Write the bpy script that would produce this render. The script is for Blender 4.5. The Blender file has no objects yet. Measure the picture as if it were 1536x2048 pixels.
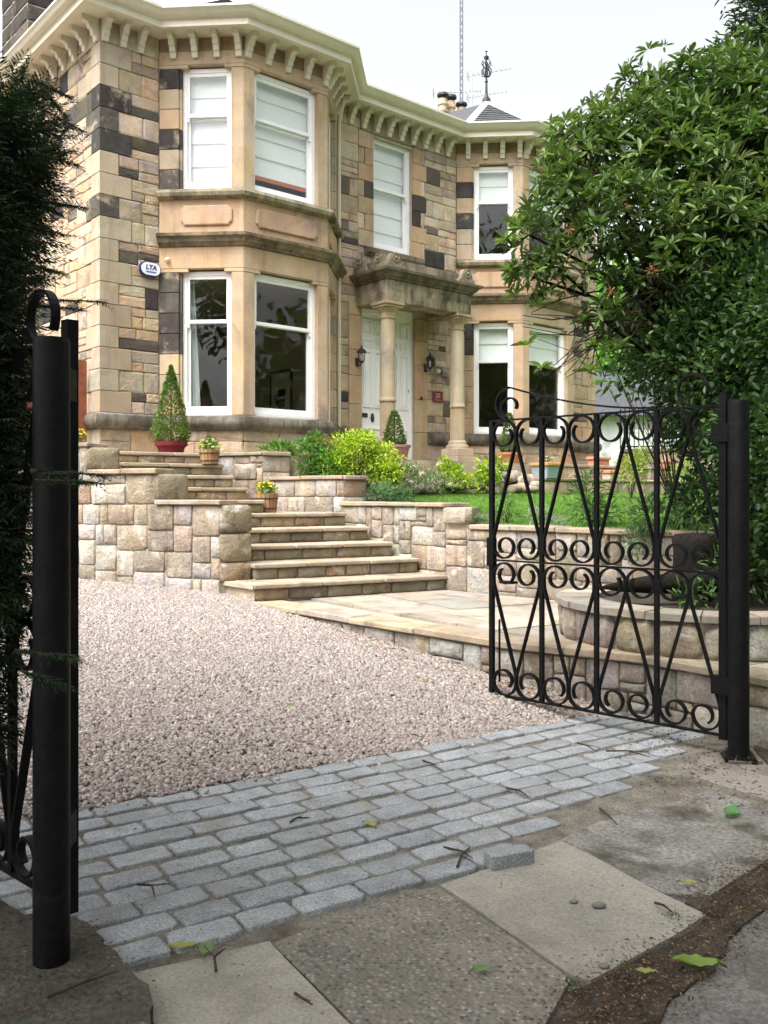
import bpy, math, random
import numpy as np
from math import radians, sin, cos, pi
from mathutils import Vector, Matrix

random.seed(7)
rng = np.random.default_rng(7)
scene = bpy.context.scene
COL = scene.collection

# ------------------------------------------------------------------ camera
F, CX, HY, CAMZ = 1830.0, 768.0, 992.0, 1.45
cam_d = bpy.data.cameras.new('camera')
cam = bpy.data.objects.new('camera', cam_d)
COL.objects.link(cam)
cam.location = (0, 0, CAMZ)
cam.rotation_euler = (radians(90), 0, 0)
cam_d.lens = 36 * F / 2048
cam_d.sensor_width = 36
cam_d.sensor_fit = 'AUTO'
cam_d.shift_y = -(1024 - HY) / 2048
cam_d.clip_start = 0.05
cam_d.clip_end = 2000
scene.camera = cam

# ------------------------------------------------------------------ sky, sun, exposure
SUN_EL, SUN_AZ = radians(58), radians(-140)      # azimuth from +Y towards +X
world = bpy.data.worlds.new('World')
scene.world = world
world.use_nodes = True
wn = world.node_tree
wn.nodes.clear()
wo = wn.nodes.new('ShaderNodeOutputWorld')
wb = wn.nodes.new('ShaderNodeBackground')
ws = wn.nodes.new('ShaderNodeTexSky')
ws.sky_type = 'NISHITA'
ws.sun_disc = False
ws.sun_elevation = SUN_EL
ws.sun_rotation = SUN_AZ
ws.air_density = 1.0
ws.dust_density = 9.0
ws.ozone_density = 1.0
wh = wn.nodes.new('ShaderNodeHueSaturation')
wh.inputs['Saturation'].default_value = 0.16
wb.inputs['Strength'].default_value = 0.15
wn.links.new(ws.outputs[0], wh.inputs['Color'])
wn.links.new(wh.outputs[0], wb.inputs['Color'])
wn.links.new(wb.outputs[0], wo.inputs['Surface'])
sun_d = bpy.data.lights.new('sun', 'SUN')
sun_d.energy = 0.5
sun_d.angle = radians(35)
sun_d.color = (1.0, 0.96, 0.9)
sun = bpy.data.objects.new('sun', sun_d)
COL.objects.link(sun)
sdir = Vector((sin(SUN_AZ) * cos(SUN_EL), cos(SUN_AZ) * cos(SUN_EL), sin(SUN_EL)))
sun.rotation_euler = sdir.to_track_quat('Z', 'Y').to_euler()
vs = scene.view_settings
vs.view_transform = 'Standard'
vs.look = 'None'
vs.exposure = 1.55
vs.gamma = 1.0
vs.use_curve_mapping = False

# ------------------------------------------------------------------ helpers
def gp(px, py, z):
    """photo pixel -> world point on the level z"""
    Y = (CAMZ - z) * F / (py - HY)
    return ((px - CX) / F * Y, Y, z)

def lerp(a, b, t):
    return a + (b - a) * t

class MB:
    def __init__(s):
        s.v, s.f, s.c = [], [], []
    def add(s, vs_, fs, tone=(1, 1, 1)):
        o = len(s.v)
        s.v += [tuple(p) for p in vs_]
        s.f += [tuple(i + o for i in f) for f in fs]
        s.c += [tone] * len(vs_)
        return s
    def box(s, x0, x1, y0, y1, z0, z1, fn=None, tone=(1, 1, 1)):
        p = [(x0, y0, z0), (x1, y0, z0), (x1, y1, z0), (x0, y1, z0), (x0, y0, z1), (x1, y0, z1), (x1, y1, z1), (x0, y1, z1)]
        if fn:
            p = [fn(*q) for q in p]
        return s.add(p, [(0, 3, 2, 1), (4, 5, 6, 7), (0, 1, 5, 4), (1, 2, 6, 5), (2, 3, 7, 6), (3, 0, 4, 7)], tone)
    def cbox(s, x0, x1, y0, y1, z0, z1, c=0.01, fn=None, tone=(1, 1, 1)):
        """box with chamfered vertical and top edges"""
        def ring(i, z):
            return [(x0 + i, y0, z), (x1 - i, y0, z), (x1, y0 + i, z), (x1, y1 - i, z), (x1 - i, y1, z), (x0 + i, y1, z), (x0, y1 - i, z), (x0, y0 + i, z)]
        def ring2(i, z):
            return [(x0 + i, y0 + c, z), (x1 - i, y0 + c, z), (x1 - c, y0 + i, z), (x1 - c, y1 - i, z), (x1 - i, y1 - c, z), (x0 + i, y1 - c, z), (x0 + c, y1 - i, z), (x0 + c, y0 + i, z)]
        r = [ring2(2 * c, z0), ring(c, z0 + c), ring(c, z1 - c), ring2(2 * c, z1)]
        p = sum(r, [])
        if fn:
            p = [fn(*q) for q in p]
        fs = [tuple(range(7, -1, -1)), tuple(range(24, 32))]
        for k in range(3):
            for i in range(8):
                j = (i + 1) % 8
                fs.append((k * 8 + i, k * 8 + j, k * 8 + 8 + j, k * 8 + 8 + i))
        return s.add(p, fs, tone)
    def prism(s, poly, z0, z1, tone=(1, 1, 1)):
        n = len(poly)
        g0 = z0 if callable(z0) else (lambda x, y: z0)
        g1 = z1 if callable(z1) else (lambda x, y: z1)
        p = [(x, y, g0(x, y)) for x, y in poly] + [(x, y, g1(x, y)) for x, y in poly]
        fs = [tuple(range(n - 1, -1, -1)), tuple(range(n, 2 * n))]
        fs += [(i, (i + 1) % n, n + (i + 1) % n, n + i) for i in range(n)]
        return s.add(p, fs, tone)
    def tube(s, pts, rad, n=6, tone=(1, 1, 1)):
        pts = [Vector(p) for p in pts]
        if not hasattr(rad, '__len__'):
            rad = [rad] * len(pts)
        vv, fs = [], []
        up = None
        for i, p in enumerate(pts):
            d = (pts[min(i + 1, len(pts) - 1)] - pts[max(i - 1, 0)])
            if d.length < 1e-9:
                d = Vector((0, 0, 1))
            d.normalize()
            if up is None:
                up = Vector((0, 0, 1)) if abs(d.z) < .9 else Vector((1, 0, 0))
            x = d.cross(up)
            if x.length < 1e-6:
                x = d.orthogonal()
            x.normalize()
            y = x.cross(d).normalized()
            up = y
            for k in range(n):
                a = 2 * pi * k / n
                vv.append(p + (x * cos(a) + y * sin(a)) * rad[i])
        m = len(pts)
        for i in range(m - 1):
            for k in range(n):
                l = (k + 1) % n
                fs.append((i * n + k, i * n + l, (i + 1) * n + l, (i + 1) * n + k))
        fs.append(tuple(range(n - 1, -1, -1)))
        fs.append(tuple(range((m - 1) * n, m * n)))
        return s.add(vv, fs, tone)
    def lathe(s, prof, n=20, c=(0, 0, 0), tone=(1, 1, 1), flute=0, fdepth=0.0):
        vv, fs = [], []
        for r, z in prof:
            for k in range(n):
                a = 2 * pi * k / n
                rr = r
                if flute and k % 2 == 1:
                    rr = r - fdepth
                vv.append((c[0] + rr * cos(a), c[1] + rr * sin(a), c[2] + z))
        m = len(prof)
        for i in range(m - 1):
            for k in range(n):
                l = (k + 1) % n
                fs.append((i * n + k, i * n + l, (i + 1) * n + l, (i + 1) * n + k))
        fs.append(tuple(range(n - 1, -1, -1)))
        fs.append(tuple(range((m - 1) * n, m * n)))
        return s.add(vv, fs, tone)
    def mesh(s, name, smooth=False):
        me = bpy.data.meshes.new(name)
        me.from_pydata(s.v, [], s.f)
        at = me.attributes.new('tone', 'FLOAT_COLOR', 'POINT')
        at.data.foreach_set('color', np.array([(*c[:3], 1.0) for c in s.c], dtype=np.float32).ravel())
        if smooth:
            me.polygons.foreach_set('use_smooth', [True] * len(me.polygons))
            if smooth == 'auto':
                me.set_sharp_from_angle(angle=radians(38))
        me.update()
        return me
    def build(s, name, mat, parent=None, smooth=False, kind=None, label=None, cat=None, group=None):
        me = s.mesh(name, smooth)
        me.materials.append(M[mat])
        return link(name, me, parent, kind, label, cat, group)

def link(name, me, parent=None, kind=None, label=None, cat=None, group=None):
    o = bpy.data.objects.new(name, me)
    COL.objects.link(o)
    if parent is not None:
        o.parent = parent
    tag(o, label, cat, group, kind)
    return o

def tag(o, label=None, cat=None, group=None, kind=None):
    if label: o['label'] = label
    if cat: o['category'] = cat
    if group: o['group'] = group
    if kind: o['kind'] = kind
    return o

def empty(name, label, cat, loc=(0, 0, 0), rz=0.0, group=None, parent=None):
    o = bpy.data.objects.new(name, None)
    o.empty_display_size = .1
    COL.objects.link(o)
    o.location = loc
    o.rotation_euler = (0, 0, rz)
    if parent is not None:
        o.parent = parent
    return tag(o, label, cat, group)

def np_mesh(name, V, Q, C, mat, parent=None, kind=None, label=None, cat=None, group=None, smooth=False):
    """V (n,3), Q (m,k) faces all with k corners, C (n,3) tone"""
    me = bpy.data.meshes.new(name)
    n, m, k = len(V), len(Q), Q.shape[1]
    me.vertices.add(n)
    me.vertices.foreach_set('co', np.ascontiguousarray(V, dtype=np.float32).ravel())
    me.loops.add(m * k)
    me.loops.foreach_set('vertex_index', np.ascontiguousarray(Q, dtype=np.int32).ravel())
    me.polygons.add(m)
    me.polygons.foreach_set('loop_start', np.arange(0, m * k, k, dtype=np.int32))
    if smooth:
        me.polygons.foreach_set('use_smooth', np.ones(m, dtype=bool))
    at = me.attributes.new('tone', 'FLOAT_COLOR', 'POINT')
    at.data.foreach_set('color', np.hstack([C, np.ones((n, 1))]).astype(np.float32).ravel())
    me.update()
    me.validate()
    me.materials.append(M[mat])
    return link(name, me, parent, kind, label, cat, group)

# ------------------------------------------------------------------ materials
M = {}

def nodes_of(name):
    m = bpy.data.materials.new(name)
    m.use_nodes = True
    nt = m.node_tree
    nt.nodes.clear()
    out = nt.nodes.new('ShaderNodeOutputMaterial')
    M[name] = m
    return m, nt, out

def N(nt, t, **kw):
    n = nt.nodes.new(t)
    for k, v in kw.items():
        if k in n.inputs:
            n.inputs[k].default_value = v
        else:
            setattr(n, k, v)
    return n

def mixc(nt, fac, a, b, mode='MIX'):
    x = nt.nodes.new('ShaderNodeMix')
    x.data_type = 'RGBA'
    x.blend_type = mode
    for sock, val in ((x.inputs[0], fac), (x.inputs[6], a), (x.inputs[7], b)):
        if hasattr(val, 'is_output'):
            nt.links.new(val, sock)
        else:
            sock.default_value = val if not isinstance(val, tuple) or len(val) == 4 else (*val, 1)
    return x.outputs[2]

def ramp(nt, src, stops):
    r = nt.nodes.new('ShaderNodeValToRGB')
    e = r.color_ramp.elements
    while len(e) < len(stops):
        e.new(.5)
    for el, (p, c) in zip(e, stops):
        el.position = p
        el.color = (*c, 1) if len(c) == 3 else c
    nt.links.new(src, r.inputs[0])
    return r.outputs[0]

def noise(nt, scale, detail=4, rough=.6, coord='Object', dist=0.0, stretch=None):
    tc = nt.nodes.new('ShaderNodeTexCoord')
    n = nt.nodes.new('ShaderNodeTexNoise')
    n.inputs['Scale'].default_value = scale
    n.inputs['Detail'].default_value = detail
    n.inputs['Roughness'].default_value = rough
    n.inputs['Distortion'].default_value = dist
    src = nt.nodes.new('ShaderNodeNewGeometry').outputs['Position'] if coord == 'World' else tc.outputs[coord]
    if stretch:
        mp = nt.nodes.new('ShaderNodeMapping')
        mp.inputs['Scale'].default_value = stretch
        nt.links.new(src, mp.inputs['Vector'])
        src = mp.outputs[0]
    nt.links.new(src, n.inputs['Vector'])
    return n.outputs['Fac']

def bump_of(nt, h, dist, strength=1.0, prev=None):
    b = nt.nodes.new('ShaderNodeBump')
    b.inputs['Distance'].default_value = dist
    b.inputs['Strength'].default_value = strength
    nt.links.new(h, b.inputs['Height'])
    if prev is not None:
        nt.links.new(prev, b.inputs['Normal'])
    return b.outputs[0]

def simple(name, color=None, rough=.8, spec=.3, metal=0.0, var=.25, vscale=6.0, bscale=None, bdist=.003, dirt=None, dirt_scale=3.0, dirt_lo=.5, dirt_hi=.7, fine=None, streak=None, hue=0.0, coord='Object'):
    """colour (or the 'tone' attribute) with noise variation, optional stain colour and bump"""
    m, nt, out = nodes_of(name)
    p = N(nt, 'ShaderNodeBsdfPrincipled')
    p.inputs['Roughness'].default_value = rough
    p.inputs['Specular IOR Level'].default_value = spec
    p.inputs['Metallic'].default_value = metal
    if color is None:
        a = N(nt, 'ShaderNodeAttribute', attribute_name='tone')
        base = a.outputs['Color']
    else:
        c = N(nt, 'ShaderNodeRGB')
        c.outputs[0].default_value = (*color, 1)
        base = c.outputs[0]
    if var:
        v = ramp(nt, noise(nt, vscale, coord=coord), [(.25, (1 - var,) * 3), (.75, (1 + var,) * 3)])
        base = mixc(nt, 1.0, base, v, 'MULTIPLY')
    if fine:
        v = ramp(nt, noise(nt, fine[0], 2, .7, coord=coord), [(.3, (1 - fine[1],) * 3), (.7, (1 + fine[1],) * 3)])
        base = mixc(nt, 1.0, base, v, 'MULTIPLY')
    if hue:
        hv = ramp(nt, noise(nt, vscale * .6 + 1.3, 3, coord=coord), [(.3, (1 + hue * .4, 1.0, 1 - hue)), (.7, (1 - hue * .4, 1.0, 1 + hue))])
        base = mixc(nt, 1.0, base, hv, 'MULTIPLY')
    if streak:
        f = ramp(nt, noise(nt, streak[0], 5, .6, coord=coord, stretch=(1, 1, .12)), [(streak[1], (0, 0, 0)), (streak[2], (1, 1, 1))])
        base = mixc(nt, f, base, mixc(nt, 1.0, base, (*streak[3], 1), 'MULTIPLY'))
    if dirt:
        f = ramp(nt, noise(nt, dirt_scale, 6, .65, dist=.4, coord=coord), [(dirt_lo, (0, 0, 0)), (dirt_hi, (1, 1, 1))])
        base = mixc(nt, f, base, dirt)
    nt.links.new(base, p.inputs['Base Color'])
    if bscale:
        nb_ = bump_of(nt, noise(nt, bscale, 8, .65, coord=coord), bdist)
        nt.links.new(nb_, p.inputs['Normal'])
    nt.links.new(p.outputs[0], out.inputs['Surface'])
    return m

def leafmat(name, rough=.45, spec=.4, trans=.25, var=.2):
    m, nt, out = nodes_of(name)
    a = N(nt, 'ShaderNodeAttribute', attribute_name='tone')
    v = ramp(nt, noise(nt, 9.0, 2), [(.3, (1 - var,) * 3), (.7, (1 + var,) * 3)])
    base = mixc(nt, 1.0, a.outputs['Color'], v, 'MULTIPLY')
    p = N(nt, 'ShaderNodeBsdfPrincipled')
    p.inputs['Roughness'].default_value = rough
    p.inputs['Specular IOR Level'].default_value = spec
    nt.links.new(base, p.inputs['Base Color'])
    t = N(nt, 'ShaderNodeBsdfTranslucent')
    bt = mixc(nt, 1.0, base, (1.25, 1.5, .6, 1), 'MULTIPLY')
    nt.links.new(bt, t.inputs['Color'])
    mx = N(nt, 'ShaderNodeMixShader')
    mx.inputs[0].default_value = trans
    nt.links.new(p.outputs[0], mx.inputs[1])
    nt.links.new(t.outputs[0], mx.inputs[2])
    nt.links.new(mx.outputs[0], out.inputs['Surface'])

simple('sandstone', None, .93, .12, var=.24, vscale=5, bscale=24, bdist=.014, dirt=(.085, .073, .062, 1), dirt_scale=1.5, dirt_lo=.57, dirt_hi=.72, fine=(55, .17), streak=(6, .52, .8, (.66, .63, .6)), hue=.14)
simple('ashlar', None, .92, .12, var=.18, vscale=2.6, bscale=45, bdist=.004, dirt=(.13, .11, .09, 1), dirt_scale=1.4, dirt_lo=.57, dirt_hi=.8, fine=(70, .13), streak=(5, .52, .78, (.68, .65, .62)), hue=.12)
simple('soot_stone', None, .9, .2, var=.4, vscale=6, bscale=36, bdist=.006, dirt=(.34, .28, .205, 1), dirt_scale=2.6, dirt_lo=.53, dirt_hi=.63, fine=(70, .25))
simple('moss_stone', None, .93, .12, var=.35, vscale=4, bscale=40, bdist=.006, dirt=(.065, .06, .045, 1), dirt_scale=3, dirt_lo=.46, dirt_hi=.7, fine=(60, .22), streak=(9, .5, .7, (.45, .45, .43)))
simple('mortar', (.42, .36, .28), .95, .1, var=.2, vscale=8, bscale=90, bdist=.003)
simple('lime_mortar', (.40, .355, .28), .95, .1, var=.2, vscale=8, bscale=70, bdist=.004)
simple('rubble', None, .94, .12, var=.3, vscale=7, bscale=22, bdist=.025, dirt=(.55, .51, .46, 1), dirt_scale=5, dirt_lo=.55, dirt_hi=.72, fine=(65, .25), streak=(9, .55, .75, (.6, .57, .53)), hue=.12)
simple('flag', None, .87, .2, var=.25, vscale=3.5, bscale=32, bdist=.007, dirt=(.14, .12, .095, 1), dirt_scale=2.6, dirt_lo=.52, dirt_hi=.76, fine=(70, .16), hue=.1)
simple('granite', None, .8, .22, var=.22, vscale=9, bscale=48, bdist=.009, dirt=(.21, .19, .155, 1), dirt_scale=5, dirt_lo=.54, dirt_hi=.76, fine=(115, .42), coord='World')
simple('grout', (.18, .165, .138), .95, .1, var=.45, vscale=7, bscale=90, bdist=.009, dirt=(.075, .065, .052, 1), dirt_scale=4, dirt_lo=.48, dirt_hi=.7, fine=(90, .38))
simple('pebble', None, .8, .25, var=.12, vscale=20)
simple('gravel_bed', (.27, .23, .20), .95, .1, var=.4, vscale=14, bscale=60, bdist=.02, fine=(50, .3))
simple('concrete', None, .92, .15, var=.22, vscale=2.4, bscale=38, bdist=.006, dirt=(.085, .075, .06, 1), dirt_scale=1.9, dirt_lo=.52, dirt_hi=.8, fine=(75, .2))
simple('rough_concrete', None, .95, .12, var=.3, vscale=5, bscale=30, bdist=.02, dirt=(.07, .062, .05, 1), dirt_scale=3.5, dirt_lo=.48, dirt_hi=.68, fine=(55, .42))
simple('earth', (.066, .055, .045), .97, .1, var=.5, vscale=9, bscale=40, bdist=.02)
simple('turf', (.11, .23, .035), .95, .1, var=.3, vscale=8, bscale=60, bdist=.02)
simple('iron', (.005, .005, .0055), .5, .14, var=.4, vscale=10, bscale=45, bdist=.003, dirt=(.022, .017, .013, 1), dirt_scale=6, dirt_lo=.62, dirt_hi=.76, fine=(40, .3))
simple('door_paint', (.90, .91, .92), .4, .4, var=.03, vscale=5)
simple('white_paint', (.84, .84, .83), .45, .4, var=.04, vscale=5)
simple('cream_paint', (.66, .62, .50), .5, .35, var=.07, vscale=4, dirt=(.35, .33, .26, 1), dirt_scale=2, dirt_lo=.68, dirt_hi=.95)
simple('slate', (.055, .058, .065), .6, .4, var=.4, vscale=14, bscale=25, bdist=.01)
simple('mast_metal', (.17, .18, .21), .6, .3, var=.1)
simple('lead', (.42, .44, .44), .6, .3, var=.15, vscale=6)
simple('terracotta', None, .85, .2, var=.2, vscale=10, bscale=60, bdist=.002)
simple('wood', None, .8, .2, var=.3, vscale=12, bscale=50, bdist=.003)
simple('dark_bark', (.016, .014, .012), .95, .1, var=.5, vscale=18, bscale=30, bdist=.02)
simple('bark', (.055, .042, .032), .95, .1, var=.4, vscale=18, bscale=40, bdist=.015)
simple('plain', None, .6, .3, var=.05)
simple('inner_wall', (.62, .53, .40), .9, .1, var=.05)
simple('inner_floor', (.12, .07, .04), .7, .2, var=.2)
simple('fabric', None, .9, .1, var=.04, vscale=3)
simple('dark_iron', (.03, .032, .035), .5, .4, var=.2)
simple('road', (.15, .145, .135), .92, .15, var=.3, vscale=2.6, bscale=60, bdist=.012, dirt=(.09, .075, .06, 1), dirt_scale=2.2, dirt_lo=.5, dirt_hi=.74, fine=(70, .42))
leafmat('leaf', .5, .3, .24)
leafmat('leaf_soft', .6, .25, .35)
leafmat('needle', .6, .2, .12)
leafmat('litter', .9, .1, .1)

# glass: clear pane with mirror reflection by Fresnel
_, nt, out = nodes_of('glass')
tr = N(nt, 'ShaderNodeBsdfTransparent'); tr.inputs['Color'].default_value = (.95, .965, .96, 1)
gl = N(nt, 'ShaderNodeBsdfGlossy'); gl.inputs['Roughness'].default_value = .015; gl.inputs['Color'].default_value = (.9, .92, .95, 1)
lw = N(nt, 'ShaderNodeLayerWeight'); lw.inputs['Blend'].default_value = .5
pw = N(nt, 'ShaderNodeMath', operation='POWER'); pw.inputs[1].default_value = 4.0
nt.links.new(lw.outputs['Facing'], pw.inputs[0])
fr = N(nt, 'ShaderNodeMath', operation='MULTIPLY_ADD'); fr.inputs[1].default_value = .55; fr.inputs[2].default_value = .035
nt.links.new(pw.outputs[0], fr.inputs[0])
bn = bump_of(nt, noise(nt, 2.2, 1), .004)
nt.links.new(bn, gl.inputs['Normal'])
mx = N(nt, 'ShaderNodeMixShader')
nt.links.new(fr.outputs[0], mx.inputs[0]); nt.links.new(tr.outputs[0], mx.inputs[1]); nt.links.new(gl.outputs[0], mx.inputs[2])
nt.links.new(mx.outputs[0], out.inputs['Surface'])

# exposed-aggregate paving: dark chips in grey paste
_, nt, out = nodes_of('aggregate')
p = N(nt, 'ShaderNodeBsdfPrincipled'); p.inputs['Roughness'].default_value = .85; p.inputs['Specular IOR Level'].default_value = .25
tc = N(nt, 'ShaderNodeTexCoord'); vo = N(nt, 'ShaderNodeTexVoronoi'); vo.inputs['Scale'].default_value = 62
nt.links.new(tc.outputs['Object'], vo.inputs['Vector'])
chips = ramp(nt, vo.outputs['Color'], [(.1, (.045, .045, .048)), (.45, (.12, .118, .11)), (.9, (.27, .25, .215))])
edge = ramp(nt, vo.outputs['Distance'], [(.25, (0, 0, 0)), (.6, (1, 1, 1))])
base = mixc(nt, edge, chips, (.15, .135, .11, 1))
big = ramp(nt, noise(nt, 2.0, 3), [(.3, (.8,) * 3), (.7, (1.25,) * 3)])
base = mixc(nt, 1.0, base, big, 'MULTIPLY')
nt.links.new(base, p.inputs['Base Color'])
nt.links.new(bump_of(nt, vo.outputs['Distance'], -.006), p.inputs['Normal'])
nt.links.new(p.outputs[0], out.inputs['Surface'])

TAN = [(.43, .32, .205), (.46, .36, .245), (.39, .295, .185), (.46, .315, .195), (.38, .31, .23), (.48, .385, .27), (.34, .275, .20)]
SOOT = [(.065, .058, .053), (.09, .08, .07), (.055, .05, .048), (.13, .11, .09)]
RUB = [(.36, .28, .20), (.42, .345, .255), (.38, .29, .21), (.33, .265, .20), (.44, .375, .30), (.40, .31, .22), (.30, .245, .18), (.42, .31, .20), (.47, .415, .345), (.45, .385, .32)]

def grey(pal, f, k=1.0):
    return [tuple(k * (x * (1 - f) + f * (.3 * c[0] + .59 * c[1] + .11 * c[2])) for x in c) for c in pal]
TAN = grey(TAN, .14, 1.1)
RUB = grey(RUB, .24, .85)
SOOT = SOOT + [(.19, .16, .13), (.25, .205, .16)]

def jit(c, a=.1):
    k = 1 + random.uniform(-a, a)
    return tuple(max(0.0, x * k * (1 + random.uniform(-a, a) * .35)) for x in c)

# ------------------------------------------------------------------ stones
def stone(mb, fn, a0, a1, z0, z1, d0, d1, tone, rough=.012, corner=.1, inset=.1, jitter=.006):
    """one block: fn(a, out, z) -> point; slightly irregular outline of 12 points, uneven front"""
    w, h = a1 - a0, z1 - z0
    c = min(w, h) * corner
    j = lambda: random.uniform(-jitter, jitter)
    jc = lambda: c * random.uniform(.3, 1.6)
    am, zm = a0 + w * random.uniform(.4, .6), z0 + h * random.uniform(.4, .6)
    pts = [(a0 + jc(), z0), (am, z0), (a1 - jc(), z0), (a1, z0 + jc()), (a1, zm), (a1, z1 - jc()), (a1 - jc(), z1), (am, z1), (a0 + jc(), z1), (a0, z1 - jc()), (a0, zm), (a0, z0 + jc())]
    pts = [(x + j(), y + j()) for x, y in pts]
    ca, cz = (a0 + a1) / 2, (z0 + z1) / 2
    m = min(w, h) * inset
    n = 12
    r0 = [fn(x, d0, y) for x, y in pts]
    r1 = [fn(x, d1 - rough * random.uniform(.6, 1.4), y) for x, y in pts]
    r2 = [fn(ca + (x - ca) * (1 - 2 * m / w), d1 + random.uniform(-.5, .5) * rough, cz + (y - cz) * (1 - 2 * m / h)) for x, y in pts]
    ct = fn(ca + j() * 2, d1 + random.uniform(-.3, .8) * rough, cz + j() * 2)
    fs = []
    for k in (0, 1):
        for i in range(n):
            l = (i + 1) % n
            fs.append((k * n + i, k * n + l, k * n + n + l, k * n + n + i))
    for i in range(n):
        fs.append((2 * n + i, 2 * n + (i + 1) % n, 3 * n))
    mb.add(r0 + r1 + r2 + [ct], fs, tone)

def pack(width, height, sizes, cell=.055, keep=None):
    """random squared-rubble packing: list of rectangles covering width x height"""
    nx, nz = max(1, round(width / cell)), max(1, round(height / cell))
    cx, cz = width / nx, height / nz
    occ = [[False] * nx for _ in range(nz)]
    out_ = []
    for iz in range(nz):
        for ix in range(nx):
            if occ[iz][ix]:
                continue
            w0 = 0
            while ix + w0 < nx and not occ[iz][ix + w0]:
                w0 += 1
            opts = [(w, h) for w, h in sizes if w <= w0 and iz + h <= nz]
            w, h = random.choice(opts) if opts else (min(w0, 2), 1)
            if 0 < w0 - w < 2:
                w = w0
            h = min(h, nz - iz)
            if nz - iz - h == 1:
                h += 1
            for a in range(iz, iz + h):
                for b in range(ix, ix + w):
                    occ[a][b] = True
            out_.append((ix * cx, (ix + w) * cx, iz * cz, (iz + h) * cz))
    return out_

BIG = [(5, 4), (6, 5), (4, 4), (5, 5), (7, 4), (7, 5), (4, 5), (6, 4), (4, 3), (6, 2), (5, 1), (2, 4), (8, 4)]

def rubble_face(parent, p0, p1, z0, z1, gap=.005, proud=-.007, sizes=BIG, cell=.055, tones=RUB, zfun=None, pale=.0):
    """stones on the vertical plane from p0 to p1 (outside is to the right of p0->p1 seen from above)"""
    d = Vector((p1[0] - p0[0], p1[1] - p0[1]))
    L = d.length
    d.normalize()
    n = Vector((d.y, -d.x))
    fn = lambda a, o, z: (p0[0] + d.x * a + n.x * o, p0[1] + d.y * a + n.y * o, z)
    for a0, a1, b0, b1 in pack(L, z1 - z0, sizes, cell):
        if zfun and zfun(*fn((a0 + a1) / 2, 0, 0)[:2]) > z0 + b1 + .02:
            continue
        mb = MB()
        stone(mb, fn, a0 + gap, a1 - gap, z0 + b0 + gap, z0 + b1 - gap, -.08, proud + random.uniform(-.004, .011), jit(random.choice(tones), .13), rough=.008, corner=.07, inset=.055, jitter=.0055)
        mb.build('stone', 'rubble', parent, smooth=True)

def copings(parent, poly_pts, width, z, th=.05, over=.03, step=.55, tones=None, name='coping'):
    """row of flat coping slabs along a polyline; slabs hang from the left side by width"""
    tones = tones or [(.35, .285, .20), (.38, .30, .215), (.31, .255, .185), (.36, .29, .23)]
    for i in range(len(poly_pts) - 1):
        a, b = Vector(poly_pts[i][:2]), Vector(poly_pts[i + 1][:2])
        d = b - a
        L = d.length
        d.normalize()
        n = Vector((d.y, -d.x))
        k = max(1, round(L / step))
        for q in range(k):
            u0, u1 = L * q / k + .003, L * (q + 1) / k - .003
            w0 = over + random.uniform(-.008, .008)
            fn = lambda x, y, zz: (a.x + d.x * x + n.x * y, a.y + d.y * x + n.y * y, zz)
            mb = MB().cbox(u0, u1, -width, w0, z + random.uniform(-.004, .004), z + th + random.uniform(-.006, .006), .009, fn, jit(random.choice(tones), .1))
            mb.build(name, 'flag', parent)

def core(parent, poly, z0, z1, name='wall_core', mat='lime_mortar'):
    return MB().prism(poly, z0, z1).build(name, mat, parent)

# ------------------------------------------------------------------ ground
DX, DY = .834, .552                       # direction of the sett rows
W0 = 4.18                                 # far edge of the setts, measured along (-.552, .834)
def wcoord(x, y): return -DY * x + DX * y
def from_cw(c, w): return (c * DX - w * DY, c * DY + w * DX)
def ground_z(x, y):
    w = wcoord(x, y) - W0
    if w <= 0:
        return .04 * max(0.0, 1 + w / 1.4)
    return .04 + .37 * (w / 3.9) ** .75

MB().add([(-600, -600, -.6), (600, -600, -.6), (600, 900, -.6), (-600, 900, -.6)], [(0, 1, 2, 3)]).build('ground', 'earth', kind='structure')
# lane surface in the foreground, with a slightly uneven grid
def grid_sheet(name, mat, x0, x1, y0, y1, n, m, zf, inside=None, kind='structure', parent=None):
    mb = MB()
    vv = [(lerp(x0, x1, i / n), lerp(y0, y1, j / m)) for j in range(m + 1) for i in range(n + 1)]
    mb.v = [(x, y, zf(x, y)) for x, y in vv]
    mb.c = [(1, 1, 1)] * len(mb.v)
    for j in range(m):
        for i in range(n):
            cx_, cy_ = lerp(x0, x1, (i + .5) / n), lerp(y0, y1, (j + .5) / m)
            if inside is None or inside(cx_, cy_):
                a = j * (n + 1) + i
                mb.f.append((a, a + 1, a + n + 2, a + n + 1))
    return mb.build(name, mat, parent, smooth=True, kind=kind)

grid_sheet('lane', 'road', -14, 14, -14, 6.5, 112, 82, lambda x, y: -.021 + .003 * sin(x * 3 + y) * sin(y * 2.3), lambda x, y: wcoord(x, y) < 3.9)
GR = grid_sheet('gravel_drive', 'gravel_bed', -9, 3.2, 2.6, 14, 90, 84, lambda x, y: ground_z(x, y) - .012, lambda x, y: wcoord(x, y) > W0 - .06)
grid_sheet('sett_bed', 'grout', -3.2, 3.0, 1.4, 6.8, 70, 60, lambda x, y: ground_z(x, y) - .0035 + .003 * sin(x * 31) * sin(y * 27) - (.009 if wcoord(x, y) < W0 - 1.36 else 0), lambda x, y: W0 - 1.85 < wcoord(x, y) < W0 + .1 and -1.2 < DX * x + DY * y < 5.0)
MB().prism([(2.1, 5.2), (2.0, 4.4), (2.3, 3.2), (9, 3.0), (9, 12), (3.2, 7.6)], -.3, .012).build('hedge_bank', 'earth', kind='structure')
MB().prism([(-1.05, 2.3), (-1.02, 2.9), (-1.35, 3.2), (-3.2, 4.6), (-6, 4.6), (-6, 1.2), (-1.6, 1.2)], -.3, .045).build('conifer_bank', 'earth', kind='structure')

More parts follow.
